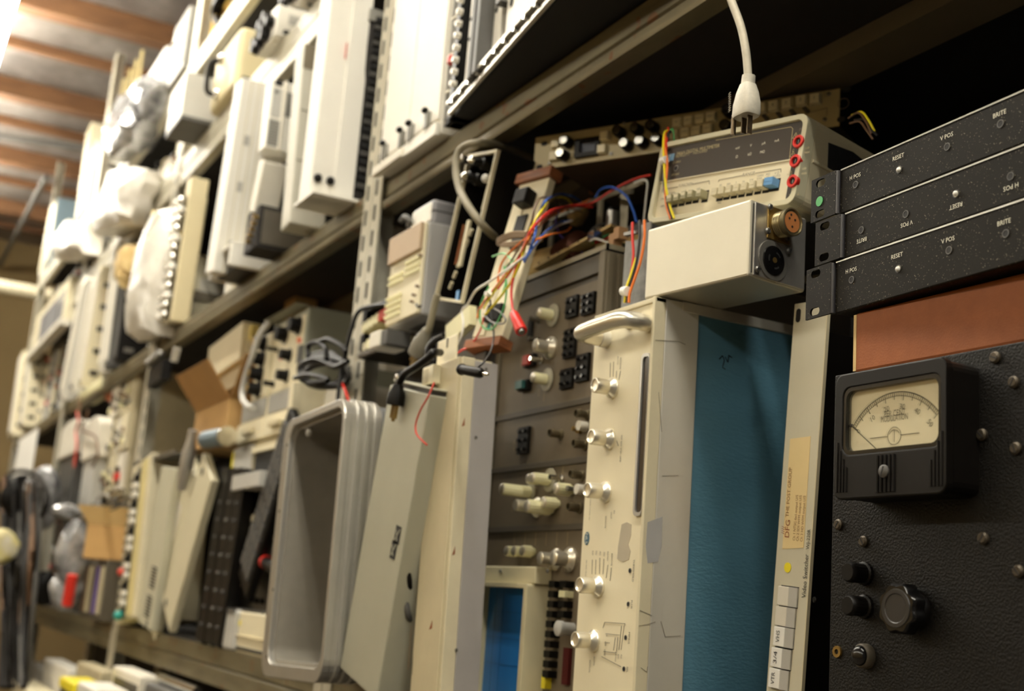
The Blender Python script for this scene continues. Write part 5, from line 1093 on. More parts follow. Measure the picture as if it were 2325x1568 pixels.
p2 = slab('blank_panel_unit', 'second cream panel leaning behind the long blank one', 'panel', (322, 1434), (352, 1438), (431, 1026), .762, .02, pc, Z_LOW+.001, upright=False, tr=(463, 1030)); 
for v in (.88, .5): MB().cyl((p2.W*.4, 0, p2.H*v), NY, .008, .001, 14).build('hole', 'black_m', p2)
bx(p2, .3, .6, .55, .75, 'offwhite', 'label', .001); bx(p2, .35, .55, .38, .44, 'yellow', 'sticker', .001)
v1 = slab('vent_panel_unit', 'grey-cream unit with louvre slots standing between patch panel and leaning panels', 'equipment unit', (310, 1427), (352, 1437), (367, 1058), .738, .022, mat('ventgrey', (188, 184, 160), .45, var=.06), Z_LOW+.001, upright=False, tr=(398, 1060))
vents(v1, .42, .80, .06, .20, 7); vents(v1, .46, .84, .24, .38, 7); screw(v1, (v1.W*.7, 0, v1.H*.03), .010)
pp = slab('patch_panel', 'connector patch panel with rows of round sockets standing on end', 'patch panel', (262, 1418), (306, 1426), (303, 1062), .738, .18, 'cream2', Z_LOW+.001, upright=False, tr=(342, 1062))
bx(pp, .62, .82, .02, .98, mat('ivorystrip', (200, 186, 130), .5), 'ivory_strip', .006); bx(pp, .32, .58, .02, .96, 'dgrey', 'socket_strip', .003)
for j in range(16):
    z = pp.H*(.05+.056*j)
    MB().cyl((pp.W*.22, 0, z), NY, .009, .014, 10).build('socket', 'chrome', pp); MB().cyl((pp.W*.46, 0, z), NY, .011, .016, 10).build('socket', 'offwhite' if j % 3 else 'black', pp)
MB().ball((pp.W*.40, -.02, pp.H*.30), .012, 10, 8).build('red_cap', 'red2', pp); MB().ball((pp.W*.52, -.02, pp.H*.03), .014, 10, 8).build('teal_cap', 'teal', pp)
tr_ = T('metal_tray', 'thin metal tray lying across the tops of the standing units', 'tray', (-3.95, .745, 1.842)); MB().box(0, .55, 0, .12, 0, .004).build('plate', 'dgrey', tr_); MB().box(0, .55, -.004, 0, 0, .012).build('lip', 'steel', tr_)
rb = slab('round_lamp_body', 'silver connector tube lying by the ends of the leaning panels', 'connector', (395, 1110), (415, 1110), (400, 1030), .72, .05, None, None); 
MB().lathe((0, .02, 0), (.3, 0, 1), [(0, .012), (.04, .018), (.10, .018), (.13, .012), (.16, .012)], 12).build('tube', 'alu', rb)
# ---- open carton
zc0 = 1.846
cx_ = at(467, 925, 1, .78); oc = T('open_carton', 'brown cardboard carton with its flaps standing open', 'carton', (cx_.x-.10, .78, zc0+.001), yaw=math.radians(0)); 
hc = cx_.z-zc0; oc.W = .34; oc.H = hc
MB().ring([(0, 0), (.34, 0), (.34, .30), (0, .30)], [(.005, .005), (.335, .005), (.335, .295), (.005, .295)], 0, hc, 'z').build('walls', 'cardboard', oc); MB().box(0, .34, 0, .30, 0, .004).build('bottom', 'cardboard', oc)
def flap(a, b, up, name): 
    a, b, up = Vector(a), Vector(b), Vector(up); n_ = (b-a).cross(up).normalized()*.004
    MB().add([a, b, b+up, a+up, a+n_, b+n_, b+up+n_, a+up+n_], [(0, 1, 2, 3), (7, 6, 5, 4), (0, 4, 5, 1), (1, 5, 6, 2), (2, 6, 7, 3), (3, 7, 4, 0)]).build(name, 'cardboard2', oc)
flap((0, 0, hc), (.34, 0, hc), (0.02, -.07, .085), 'flap'); flap((.34, 0, hc), (.34, .30, hc), (.09, 0, .10), 'flap'); flap((0, .30, hc), (0, 0, hc), (-.11, 0, .09), 'flap'); flap((.34, .30, hc), (0, .30, hc), (0, .09, .09), 'flap')
rd = T('roller', 'short blue-grey roller with chrome end lying against the open carton', 'roller', at(468, 998, 1, .74)); e_ = at(514, 990, 1, .74)-at(468, 998, 1, .74); MB().tube([Vector((0, 0, 0)), e_], .022, 12, 1).build('tube', 'slate', rd); MB().lathe(e_, e_, [(0, .024), (.012, .024)], 12).build('end_cap', 'chrome', rd)
hb = slab('hanging_unit', 'cream slanted unit with a yellow tab tucked high under the shelf', 'unit', (493, 832), (560, 800), (500, 800), .84, .10, None, None); 
a_, b_ = at(492, 832, 1, .84)-hb.M.translation, at(572, 775, 1, .84)-hb.M.translation
MB().bar(a_, b_, .10, .055, up=(0, 1, 0)).build('body', 'cream', hb); MB().bar(b_, at(575, 742, 1, .84)-hb.M.translation, .02, .05).build('tab', mat('tanyellow', (210, 190, 110), .6), hb); MB().bar(a_+Vector((.02, 0, -.05)), b_+Vector((.02, 0, -.05)), .10, .02, up=(0, 1, 0)).build('base', 'beige', hb)
gs = slab('grey_boxed_drive', 'low grey drive unit beneath the cream slanted unit', 'drive unit', (497, 880), (560, 860), (497, 852), .86, .20, 'slate', None)
# ---------------------------------------------------------------- next bay: module racks, carton, bags
md = slab('module_rack', 'cream module rack full of plug-in cards beside the second post', 'module rack', (237, 1095), (292, 1068), (275, 862), .812, .25, 'beige', Z_LOW+.42, tr=(300, 985))
md.H = md.xz(300, 850)[1]
for i in range(3):
    for j in range(3):
        mm = ('cream', 'cream2', 'offwhite')[(i+j) % 3]
        b_ = bx(md, .03+.32*i, .33+.32*i, .04+.32*j, .34+.32*j, mm, 'module', .008+.006*((i*2+j) % 3), 0, .002)
        for k in range(4): MB().cyl((md.W*(.08+.32*i+.06*k), -.016, md.H*(.10+.32*j+.05*(k % 3))), NY, .010, .012, 8).build('knob', ('black', 'brown', 'ivory', 'steel')[(i+j+k) % 4], b_)
        if (i+j) % 2: MB().box(md.W*(.06+.32*i), md.W*(.28+.32*i), -.016, -.006, md.H*(.25+.32*j), md.H*(.31+.32*j)).build('window', 'taupe_d', b_)
bx(md, .82, .90, .10, .17, 'red', 'red_switch', .03)
mds = T('module_stand', 'dark instrument carrying the cream module rack', 'instrument', (md.M.translation.x+.01, .82, Z_LOW+.001)); mds.W, mds.H = md.W-.02, .415
MB().box(0, mds.W, 0, .25, 0, .414).build('body', 'taupe', mds, .003); bx(mds, .03, .97, .05, .95, 'taupe_d', 'front_panel', .003)
for k in range(6): kn(mds, .12+.15*k, .7-.3*(k % 2), .018, .02, 'black')
bg = slab('blue_grey_binder', 'blue-grey upright binder standing under the closed carton', 'binder', (228, 1403), (262, 1406), (238, 1272), .775, .02, 'navy', Z_LOW+.001)
pz = at(187, 1266, 1, .655); c3 = T('closed_carton', 'closed brown cardboard carton sticking out below the module rack', 'carton', pz, yaw=math.radians(62)); c3.W = c3.xz(278, 1266)[0]; c3.H = c3.xz(186, 1186)[1]
MB().box(0, c3.W, 0, .12, 0, c3.H).build('body', 'cardboard', c3, .003)
MB().add([(0, 0, c3.H), (c3.W, 0, c3.H), (c3.W+.02, -.03, c3.H+.055), (-.03, -.03, c3.H+.055), (0, .004, c3.H), (c3.W, .004, c3.H), (c3.W+.02, -.026, c3.H+.055), (-.03, -.026, c3.H+.055)], [(0, 1, 2, 3), (7, 6, 5, 4), (0, 4, 5, 1), (1, 5, 6, 2), (2, 6, 7, 3), (3, 7, 4, 0)]).build('flap', mat('cardlight', (222, 190, 132), .7), c3)
cst = T('carton_stand', 'low brown instrument stack holding up the closed carton', 'instrument', (c3.M.translation.x-.30, .72, Z_LOW+.001)); zz = c3.M.translation.z-Z_LOW-.003; MB().box(0, .38, 0, .09, 0, zz).build('body', 'taupe_d', cst, .003)
for k in range(5): MB().box(.03+.07*k, .07+.07*k, -.006, 0, .02, zz-.02).build('card', ('brown', 'beige', 'taupe', 'purple', 'beige')[k], cst)
for k, (x, y) in enumerate(((205, 1160), (225, 1140), (245, 1150), (262, 1128))):
    wire('loose_lead', 'thin loose lead curling above the closed carton', 'lead', [(x-15, y+8, .70), (x, y-12, .69), (x+18, y-18, .69), (x+22, y, .70), (x+5, y+8, .70)], .003, ('w_grey', 'lgrey', 'w_black', 'chrome')[k], 'loose leads above the closed carton')
# pale rounded covers with red leads
for k, (q, lb) in enumerate((((130, 1045, 168, 1048, 142, 965), 'pale rounded cover hanging with red leads below the mid shelf'), ((182, 1048, 214, 1048, 190, 958), 'second pale rounded cover with red leads beside the module rack'))):
    t = thing('rounded_cover', lb, 'cover', q[0:2], q[2:4], q[4:6], .75, .05); t.W, t.H = t.w, t.h
    MB().prism(rrect(0, t.W, 0, t.H, t.W*.3, 6)[0:0] or ([(0, 0), (t.W, 0)]+[(t.W/2+t.W/2*math.cos(a), t.H*.75+t.H*.25*math.sin(a)) for a in [i*math.pi/10 for i in range(11)]]), 0, .05).build('shell', 'offwhite', t, .006)
    MB().box(t.W*.1, t.W*.9, .01, .05, -.22, 0).build('stem', 'lgrey' if k else 'dgrey', t)
for k, pts in enumerate(([(175, 935), (178, 955), (172, 980), (174, 1010), (168, 1060)], [(200, 930), (195, 950), (185, 975), (215, 990), (222, 1030), (210, 1060)], [(182, 900), (180, 940), (186, 960)])):
    wire('test_lead', 'red test lead draped over the pale rounded covers', 'lead', [(x, y, .735) for x, y in pts], .0045, ('red2', 'brown', 'brown')[k], 'red leads on the covers')
wb_ = slab('white_spool', 'white spool-like fitting above the pale covers under the shelf', 'fitting', (175, 915), (218, 912), (176, 893), .76, .08, 'ivory', None, bev=.012)
ob = T('orange_cap', 'terracotta coloured cap tucked under the mid shelf beam', 'cap', at(232, 905, 1, .80)); MB().ball((.06, .05, .03), .075, 14, 8, (1.2, .8, .7)).build('dome', mat('terracotta', (190, 110, 70), .6), ob)
for k, (x, y, w_, h_, mm, lb) in enumerate(((232, 1000, 8, 110, 'steel', 'slim steel-grey unit standing beside the module rack'),)):
    p = at(x, y, 1, .84); s_ = mpp(p); t = T('shadow_instrument', lb, 'instrument', (p.x, .84, Z_LOW+.001)); t.W = w_*s_*2.2; t.H = min(p.z-Z_LOW, .75)
    MB().box(0, t.W, 0, .2, 0, t.H).build('body', mm, t, .004)
    for j in range(4): kn(t, .3+.4*(j % 2), .3+.3*(j//2), .016, .02, 'black')
# antistatic bags, white sheet, dark cable bundle in the foreground of the far end
def blob(name, label, cat, c, Y, rx, rz, ry, m_, seed, sq=1.0):
    t = T(name, label, cat, at(c[0], c[1], 1, Y)); s_ = mpp(t.M.translation); rnd = random.Random(seed)
    vs = []; n, m = 18, 12
    for i in range(m+1):
        th = math.pi*i/m
        for k in range(n):
            ph = 2*math.pi*k/n; q = 1+.22*math.sin(3*ph+seed)*math.sin(2*th+seed)+rnd.uniform(-.10, .10)
            vs.append((rx*s_*2*q*math.sin(th)**.7*math.cos(ph)*.6, ry*q*math.sin(th)*math.sin(ph), rz*s_*math.cos(th)*(1+.05*rnd.uniform(-1, 1))))
    fs = [(i*n+k, i*n+(k+1) % n, (i+1)*n+(k+1) % n, (i+1)*n+k) for i in range(m) for k in range(n)]
    MB().add(vs, fs, True).build('bag_film' if 'bag' in name else 'body', m_, t); return t
blob('silver_bag', 'big crumpled silver antistatic bag hanging at the shelf front', 'bag', (98, 1130), .66, 30, 72, .07, 'plastic_bag', 3)
blob('silver_bag', 'smaller silver antistatic bag hanging beside the closed carton', 'bag', (166, 1255), .66, 20, 75, .05, 'plastic_bag', 5)
blob('silver_bag', 'flat silver antistatic bag lying over the carton corner', 'bag', (150, 1162), .66, 40, 20, .05, 'plastic_bag', 8)
blob('black_bag', 'dark crumpled bag hanging next to the big silver one', 'bag', (48, 1130), .62, 34, 52, .08, 'black', 11)
sh = slab('white_sheet', 'white card sheet standing at the far end behind the bags', 'card', (26, 1108), (66, 1085), (30, 1008), .70, .01, 'paper', None)
t = T('cable_bundle', 'thick dark bundle of hanging cables at the far end of the shelf front', 'cable bundle', at(45, 1300, 1, .60)); o_ = t.M.translation; rnd = random.Random(4)
for k in range(46):
    x0 = rnd.uniform(2, 92); x1 = x0*.75+rnd.uniform(-8, 6)
    pts = [at(x0+rnd.uniform(-6, 6), 1095+rnd.uniform(-20, 30), 1, .60+rnd.uniform(-.03, .05)), at((x0+x1)/2+rnd.uniform(-9, 9), 1250, 1, .59+rnd.uniform(-.03, .05)), at(x1+rnd.uniform(-6, 6), 1400, 1, .60+rnd.uniform(-.02, .05)), at(x1*.9, 1560, 1, .60+rnd.uniform(-.02, .04))]
    MB().tube([p-o_ for p in pts], rnd.uniform(.005, .010), 6, 5).build('cable', rnd.choice(['black', 'black', 'w_black', 'brown', 'dgrey']), t)
for k in range(7):
    a0 = rnd.uniform(0, 6); L = [at(50+58*math.cos(a0+i*.5), 1130+62*math.sin(a0+i*.5), 1, .585+.01*k)-o_ for i in range(9)]
    MB().tube(L, .009, 7, 4).build('cable', 'black', t)
blob('yellow_bag', 'pale bag with a yellow edge at the far end of the aisle', 'bag', (2, 1240), .52, 18, 40, .06, mat('bagyellow', (214, 196, 60), .6, rgb2=(222, 216, 200), vscale=8), 14)
wt = blob('parts_bag', 'clear parts bag with red and white contents below the silver bag', 'bag', (150, 1340), .66, 22, 48, .05, 'plastic_bag', 21)
blob('parts_bag', 'black plastic part with orange end hanging near the cable bundle', 'plastic part', (102, 1335), .65, 14, 38, .05, 'black', 23)
o_ = wt.M.translation; p_ = at(158, 1335, 1, .60)-o_; MB().tube([p_+Vector((0, 0, -.05)), p_+Vector((.02, 0, .04))], .016, 8, 1).build('red_grip', 'red', wt)
# ---- on the bottom shelf, seen from above
bt = [('white_case', 'small white case with a dark gap below the lower shelf', 'case', (105, 1492), (160, 1500), .70, .16, .14, 'white'), ('grey_printer', 'grey printer-like unit beside the white case below the lower shelf', 'printer', (66, 1500), (105, 1510), .70, .18, .16, 'lgrey'),
      ('tan_terminal_box', 'tan box with a row of terminals below the lower shelf', 'terminal box', (180, 1500), (236, 1506), .71, .18, .12, 'beige'), ('white_frame_box', 'white framed box open at the front below the lower shelf', 'box', (262, 1510), (325, 1524), .71, .2, .2, 'offwhite'),
      ('floor_crate', 'pale flat-topped crate standing on the floor before the bottom shelf', 'crate', (30, 1540), (100, 1552), .60, .08, .03, 'cream'), ('yellow_topped_bin', 'slim floor bin with a yellow lid before the bottom shelf', 'bin', (140, 1534), (172, 1538), .60, .08, .03, 'yellow'), ('white_topped_bin', 'slim floor bin with a white top before the tan terminal box', 'bin', (182, 1545), (222, 1548), .60, .08, .12, 'white'), ('dark_unit', 'dark unit with a metal rod below the lower shelf', 'unit', (335, 1548), (420, 1556), .72, .2, .2, 'dgrey')]
for nm, lb, ct, a, b_, Y, dep, hh, mm in bt:
    pa, pb = at(*a, 1, Y), at(*b_, 1, Y); fl = 0.0; dep = min(dep, .76-Y); t = T(nm, lb, ct, (pa.x, Y, fl)); t.W = pb.x-pa.x; t.H = max(.1, pa.z-fl)
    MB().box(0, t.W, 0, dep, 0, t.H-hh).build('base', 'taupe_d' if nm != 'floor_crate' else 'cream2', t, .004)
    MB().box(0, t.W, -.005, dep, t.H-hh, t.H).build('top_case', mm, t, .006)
    if 'terminal' in nm:
        for k in range(6): MB().cyl((t.W*(.12+.15*k), -.02, t.H-hh*.5), NY, .012, .02, 8).build('terminal', 'steel', t)
    if 'frame' in nm: MB().box(t.W*.12, t.W*.95, -.008, -.004, t.H-hh*.85, t.H-hh*.12).build('opening', 'taupe_d', t)
    if nm == 'dark_unit': MB().cyl((0, .03, t.H+.012), (1, 0, 0), .012, t.W, 10).build('rod', 'chrome', t)
    if nm == 'grey_printer': MB().box(t.W*.1, t.W*.9, -.008, -.004, t.H-hh*.5, t.H-hh*.4).build('paper_slot', 'ink_blk', t)
# ================================================================ mid shelf and upper shelves
def book(name, label, cat, fb, ft, bb, Yf, thick, m_, ground=None, group=None, bev=.003, depth=None, front=None):
    """a unit standing like a book: its broad side faces along the aisle. fb/ft: front edge bottom/top pixel, bb: back bottom pixel"""
    a, c = at(*fb, 1, Yf), at(*ft, 1, Yf); ez = (c-a).normalized(); ex = Vector((ez.z, 0, -ez.x)); roll = math.atan2(ez.x, ez.z); h = (c-a).length
    if ground is not None:
        k = (a.z-ground)/ez.z; a = a-ez*k; h += k
    og = a-ex*thick
    if ground is not None: og.z = max(og.z, ground)
    t = T(name, label, cat, og, 0, roll, thick, h, .1, group); t.W, t.H = thick, h
    t.D = depth or max(.03, t.yz(*bb, thick)[0])
    t.body = MB().box(0, thick, 0, t.D, 0, h).build('case', m_, t, bev)
    if front: MB().box(.002, thick-.002, -.003, 0, .004, h-.004).build('front_panel', front, t, .001)
    return t
def sd(t, a0, a1, v0, v1, m_, name, out=.0015, par=None):      # patch on the broad side: a along depth, v along height
    return MB().box(t.W-.001, t.W+out, t.D*a0, t.D*a1, t.H*v0, t.H*v1).build(name, m_, par or t)
# ---- right bay: white two-door unit and the relay chassis
t = T('white_cabinet_unit', 'overexposed white two-door unit with black feet beside the slotted posts', 'cabinet', (-2.058, .757, Z_MID+.001)); t.W, t.H = .265, .60
MB().box(0, t.W, 0, .30, .004, t.H).build('case', 'white', t, .002)
for k in (0, 1): MB().box(.002+.132*k, .130+.132*k, -.006, 0, .030, t.H-.004).build('door', 'white', t, .002)
MB().box(-.004, t.W, -.010, -.002, 0, .022).build('kick_strip', 'white', t, .001); MB().box(-.004, t.W*.5, -.016, -.010, 0, .016).build('kick_strip', 'offwhite', t, .001)
for x in (.03, .11, .15, .22): f_ = MB().box(x, x+.012, -.014, -.006, .022, .052).build('hinge', 'steel', t); MB().ball((x+.006, -.016, .054), .009, 8, 6, (1, .7, .6)).build('hinge_cap', 'black', f_)
P0, P1 = at(1003, 287, 2, Z_MID+.006), at(1255, 5, 2, Z_MID+.006); yw = math.atan2(P1.y-P0.y, P1.x-P0.x)
t = T('relay_chassis', 'long relay chassis with black underside overhanging the shelf beam', 'relay chassis', (P0.x, P0.y, Z_MID+.006), yaw=yw); t.W = .74; t.H = .42
MB().box(0, t.W, .004, .40, 0, .012).build('base_plate', 'black_m', t); MB().box(.06, t.W, .05, .38, .012, t.H).build('case', 'black', t, .003)
for k, z in enumerate((.0, .016)): MB().box(.05, .62, -.006-.004*k, .0, z, z+.006).build('bottom_rail', 'alu_w', t)
for k in range(14): MB().cyl((.08+.04*k, -.003, .013), NY, .0035, .008, 8).build('rail_bolt', 'chrome', t)
MB().box(.03, .052, .0, .05, 0, t.H).build('black_bar', 'black', t, .001)
for x in (.0, .022): MB().cyl((x+.003, .004, .01), (0, 0, 1), .003, t.H-.01, 8).build('guide_rod', 'steel', t)
MB().box(-.002, .028, .012, .03, .0, t.H).build('relay_strip', 'offwhite', t)
for k in range(6): MB().bar((.0, .002, .06+.066*k), (.026, .002, .055+.066*k), .003, .003).build('spacer', 'cream', t)
for z in (.105, .245, .272, .33): MB().box(.008, .022, -.004, .012, z, z+.014).build('red_cap', 'red', t, .002)
for k in range(18): MB().lathe((.062, .0, .05+.021*k), NY, [(0, .006), (.010, .005)], 8).build('connector_pin', 'alu_w', t)
MB().box(.075, .24, .010, .050, .03, t.H).build('white_board', 'white', t); 
for k in range(14): MB().prism(circ(.095+.06*(k % 3)+.01*(k % 2), .06+.027*k, .006, 10), .0092, .0112).build('board_hole', 'black_m', t)
for z in (.12, .155, .20): MB().box(.08, .20, .008, .012, z, z+.003).build('board_slot', 'ink_blk', t)
for x in (.165, .19): MB().box(x, x+.016, -.014, .01, .012, .16).build('channel', 'dgrey', t, .001)
MB().box(.25, .27, -.004, .05, .10, t.H).build('channel', 'dgrey', t); MB().box(.27, .40, .008, .05, .05, t.H).build('white_board', 'white', t)
for k in range(5): MB().prism(circ(.29+.03*(k % 3), .09+.04*k, .006, 10), .0062, .0095).build('board_hole', 'black_m', t)
MB().box(.08, .62, -.004, .006, .026, .032).build('bottom_rail', 'dgrey', t)
t = T('white_box_corner', 'white box whose lower corner peeks over the shelf beam', 'box', (-1.0, .745, Z_MID+.002)); MB().box(0, .12, 0, .1, 0, .25).build('case', 'white', t, .003); MB().box(.02, .10, -.002, 0, .03, .22).build('label', 'offwhite', t)
# ---- second bay, standing like books from the slotted posts away
d0 = book('louvre_unit', 'dark unit with horizontal louvres standing behind the slotted post', 'equipment unit', (800, 385), (845, 20), (836, 395), .77, .10, 'deckdark', Z_MID+.001, depth=.30)
for k in range(22): MB().box(d0.W-.001, d0.W+.006, .01, d0.D-.01, d0.H*(.10+.040*k), d0.H*(.10+.040*k)+.010).build('louvre', 'black_m' if k % 2 else 'dgrey', d0)
MB().box(0, d0.W+.004, -.004, .26, d0.H*.94, d0.H*1.0).build('top_rail', 'grey', d0)
w1 = book('white_tall_unit', 'tall overexposed white unit standing on end beside the dark louvred one', 'equipment unit', (703, 430), (752, 0), (790, 441), .685, .07, 'white', Z_MID+.001)
D1 = w1.yz(755, 437, w1.W)[0]; w1.H2 = w1.H+.10
MB().box(0, w1.W-.001, .0, w1.D, w1.H, w1.H2).build('upper_case', 'white', w1); MB().box(w1.W, w1.W+.004, D1, w1.D+.01, .0, w1.H2).build('side_cover', 'white', w1, .001)
MB().box(-.02, w1.W+.03, -.002, w1.D+.03, -.0, .006).build('foot_plate', 'white', w1)
for a in (.15, .7): MB().ball((w1.W+.004, D1*a+.006, .04), .009, 8, 6).build('foot_screw', 'black', w1)
sd(w1, .52, .54, .72, .80, 'red2', 'red_mark', .0045)
p5 = book('grey_tall_unit', 'tall pale grey unit with rounded top standing beside the white one', 'equipment unit', (657, 503), (690, 105), (738, 517), .715, .06, mat('palegrey', (196, 192, 176), .5, var=.05), Z_MID+.001)
sd(p5, .02, .98, .86, 1.0, 'taupe', 'top_band'); sd(p5, .05, .95, .34, .345, 'ink_g', 'seam'); sd(p5, .05, .95, .62, .624, 'ink_g', 'seam')
MB().cyl((p5.W*.5, .05, -.0), (0, 0, 1), .006, .02, 8).build('foot', 'brass', p5)
m6 = book('labelled_module', 'white module pair with grey printed label patches above a black gap', 'module', (600, 334), (618, 178), (668, 342), .70, .05, 'white', None)
sd(m6, .05, .42, .04, .42, 'grey', 'printed_label'); sd(m6, .52, .95, .50, .86, 'grey', 'printed_label'); sd(m6, .12, .38, .92, 1.0, 'black_m', 'slot'); sd(m6, .45, .52, .0, 1.0, 'offwhite', 'divider', .008); sd(m6, .15, .25, .80, .85, 'black_m', 'hole'); sd(m6, .08, .40, .46, .88, 'lgrey', 'panel')
for k in range(9): sd(m6, .07, .40, .06+.04*k, .065+.04*k, 'ink', 'print_row', .0022); sd(m6, .54, .93, .52+.038*k, .526+.038*k, 'ink', 'print_row', .0022)
zb6 = m6.M.translation.z
m6b = book('speckled_module', 'speckled white module on dark base below the labelled pair', 'module', (576, 482), (600, 364), (632, 483), .70, .05, 'offwhite', None)
t = T('module_support', 'dark chassis supporting the labelled white modules', 'chassis', (m6b.M.translation.x-.02, .705, Z_MID+.001)); hz_ = m6b.M.translation.z-Z_MID-.003
MB().box(0, .10, 0, .22, 0, hz_).build('case', 'deckdark', t, .002); MB().box(.0, .03, .06, .20, hz_, zb6-Z_MID-.004).build('riser', 'black', t); MB().box(.1, .103, .01, .2, .01, hz_-.01).build('side_panel', 'taupe_d', t)
for k in range(5): MB().cyl((.06+.01*k, -.002, .02+.012*k), NY, .006, .012, 8).build('terminal', 'brass', t)
m7 = book('cream_tall_unit', 'tall cream-white unit with vertical seams leaning behind the labelled modules', 'equipment unit', (487, 590), (552, 175), (560, 600), .685, .08, 'white', Z_MID+.001)
for a in (.30, .55, .78): sd(m7, a, a+.02, .0, 1.0, 'cream2', 'seam')
for v in (.12, .42, .66): sd(m7, .33, .50, v, v+.05, 'lgrey', 'marking')
t = T('bracket_frame', 'white metal bracket frame lying at the foot of the tall cream unit', 'bracket', at(474, 628, 1, .70)); t.M.translation.z = Z_MID+.001; t.o.matrix_world = t.M
MB().box(0, .20, 0, .14, .05, .058).box(0, .012, 0, .12, 0, .05).box(.18, .20, 0, .14, 0, .05).build('frame', 'white', t, .002); MB().box(.02, .18, .02, .12, 0, .045).build('dark_box', 'black', t)
m9 = book('yellowed_panel_unit', 'yellowed cream unit with a plain broad side on the mid shelf', 'equipment unit', (389, 715), (436, 400), (430, 722), .735, .06, mat('yellowed', (228, 214, 172), .5, var=.06), Z_MID+.001)
bl_ = thing('jack_strip', 'vertical strip of shiny round jacks beside the yellowed unit', 'jack strip', (372, 700), (388, 706), (409, 455), .735, .05, Z_MID+.001, False)
bl_.W, bl_.H = max(.05, bl_.w), bl_.h; MB().box(0, bl_.W, 0, .06, 0, bl_.H).build('strip', 'cream2', bl_, .002)
for k in range(13):
    for j in (0, 1): MB().ball((bl_.W*(.25+.5*j), -.010, bl_.H*(.05+.075*k)), .015, 10, 7).build('jack', 'chrome' if (k+j) % 3 else 'white', bl_)
# plastic wrapped units
def wrapped(name, label, q, Y, m_, seed, ry=.09):
    P = [at(x, y, 1, Y) for x, y in q]; cz = sum(p.z for p in P)/len(P); cx_ = sum(p.x for p in P)/len(P)
    t = T(name, label, 'wrapped unit', (cx_, Y, min(p.z for p in P))); o_ = t.M.translation; rnd = random.Random(seed); L = []
    n = len(P); ring0 = []; 
    pts = []
    for i in range(n):
        for k in range(4): pts.append(P[i].lerp(P[(i+1) % n], k/4))
    N_ = len(pts); vs = []; ctr = Vector((cx_, Y, cz))
    for lay, (s_, dy) in enumerate(((.55, -.05), (.90, -.03), (1.0, 0), (.97, ry*.6), (.80, ry))):
        for p in pts: vs.append(ctr+(p-ctr)*s_*(1+rnd.uniform(-.035, .035))+Vector((0, dy+rnd.uniform(-.012, .012), 0))-o_)
    fs = [(l*N_+i, l*N_+(i+1) % N_, (l+1)*N_+(i+1) % N_, (l+1)*N_+i) for l in range(4) for i in range(N_)]+[tuple(range(N_)), tuple(range(4*N_, 5*N_))]
    MB().add(vs, fs, True).build('wrap_film', m_, t); return t
wrapped('bubble_wrapped_unit', 'tall unit wrapped in cloudy bubble plastic on the mid shelf', [(312, 772), (300, 740), (330, 600), (372, 478), (388, 470), (384, 560), (362, 690), (350, 760)], .715, 'bubble', 2)
wrapped('bagged_unit', 'white plastic bag slumped over units on the upper shelf edge', [(226, 535), (232, 470), (262, 385), (330, 380), (318, 440), (300, 510), (262, 525)], .70, 'bubble', 6)
wrapped('tan_wrapped_unit', 'tan paper wrapped piece behind the bubble plastic', [(282, 640), (290, 590), (308, 555), (322, 560), (312, 620), (298, 660)], .74, 'crumple', 9)
wrapped('bagged_unit', 'cream plastic bag hanging over the far upper shelf edge', [(132, 590), (128, 540), (160, 500), (205, 505), (200, 575), (165, 592)], .72, 'bubble', 12)
wrapped('crumpled_film', 'heap of clear crumpled film on the top shelf', [(245, 350), (250, 290), (290, 220), (345, 170), (360, 190), (340, 260), (300, 330), (262, 365)], .72, 'plastic_bag', 15)
0 and wrapped('crumpled_film', 'smaller crumpled film standing behind the grey monitor on the top shelf', [(300, 300), (312, 230), (338, 200), (352, 225), (338, 290)], .78, 'bubble', 17)
# black and white books further along
bk = [('dark_rail_unit', 'dark upright rail unit standing beside the bubble-wrapped one', (243, 835), (279, 560), (262, 838), .74, .06, 'dgrey'), ('dark_rail_unit', 'second dark upright rail unit with pale edge', (262, 828), (296, 590), (285, 830), .74, .05, 'black'), ('pale_rail_unit', 'pale upright unit with a bright edge between the dark rails', (228, 850), (270, 545), (242, 850), .74, .05, 'offwhite'),
      ('white_door_unit', 'white upright unit with a broad blank door farther down the mid shelf', (150, 862), (196, 632), (172, 865), .735, .10, 'white'), ('cream_book_unit', 'cream upright unit beside the white blank door', (190, 845), (232, 600), (205, 850), .74, .08, 'cream'), ('white_slim_unit', 'slim white upright unit with small dark window', (172, 860), (212, 640), (188, 862), .74, .06, 'white'),
      ('cream_tube_unit', 'long cream tube unit leaning at the far end of the mid shelf', (25, 985), (52, 800), (38, 988), .74, .12, 'cream'), ('cream_tube_unit', 'second long cream tube unit leaning at the far end', (48, 985), (72, 805), (58, 988), .74, .10, 'cream2')]
for nm, lb, fb, ft, bb, Y, th, mm in bk:
    u = book(nm, lb, 'equipment unit', fb, ft, bb, Y, th, mm, Z_MID+.001, depth=.22)
    for k in range(5): sd(u, .1, .25, .1+.18*k, .14+.18*k, 'black_m' if mm not in ('black', 'dgrey') else 'steel', 'fitting', .006)
    MB().box(.004, th-.004, -.008, 0, u.H*.05, u.H*.95).build('front_panel', 'offwhite' if mm != 'black' else 'dgrey', u, .001)
t = thing('window_panel', 'pale panel with two grey windows far along the mid shelf', 'panel', (70, 806), (132, 806), (72, 735), .74, .05); t.W, t.H = t.w, t.h
MB().box(0, t.W, 0, .05, 0, t.H).build('panel', 'cream', t, .003)
for k in (0, 1): MB().box(t.W*(.22+.37*k), t.W*(.56+.37*k), -.004, .001, t.H*.12, t.H*.78).build('window_pane', mat('greyglass', (150, 152, 158), .2), t)
MB().box(-.05, t.W*1.02, -.02, .03, -.03, 0).build('ledge', 'offwhite', t)
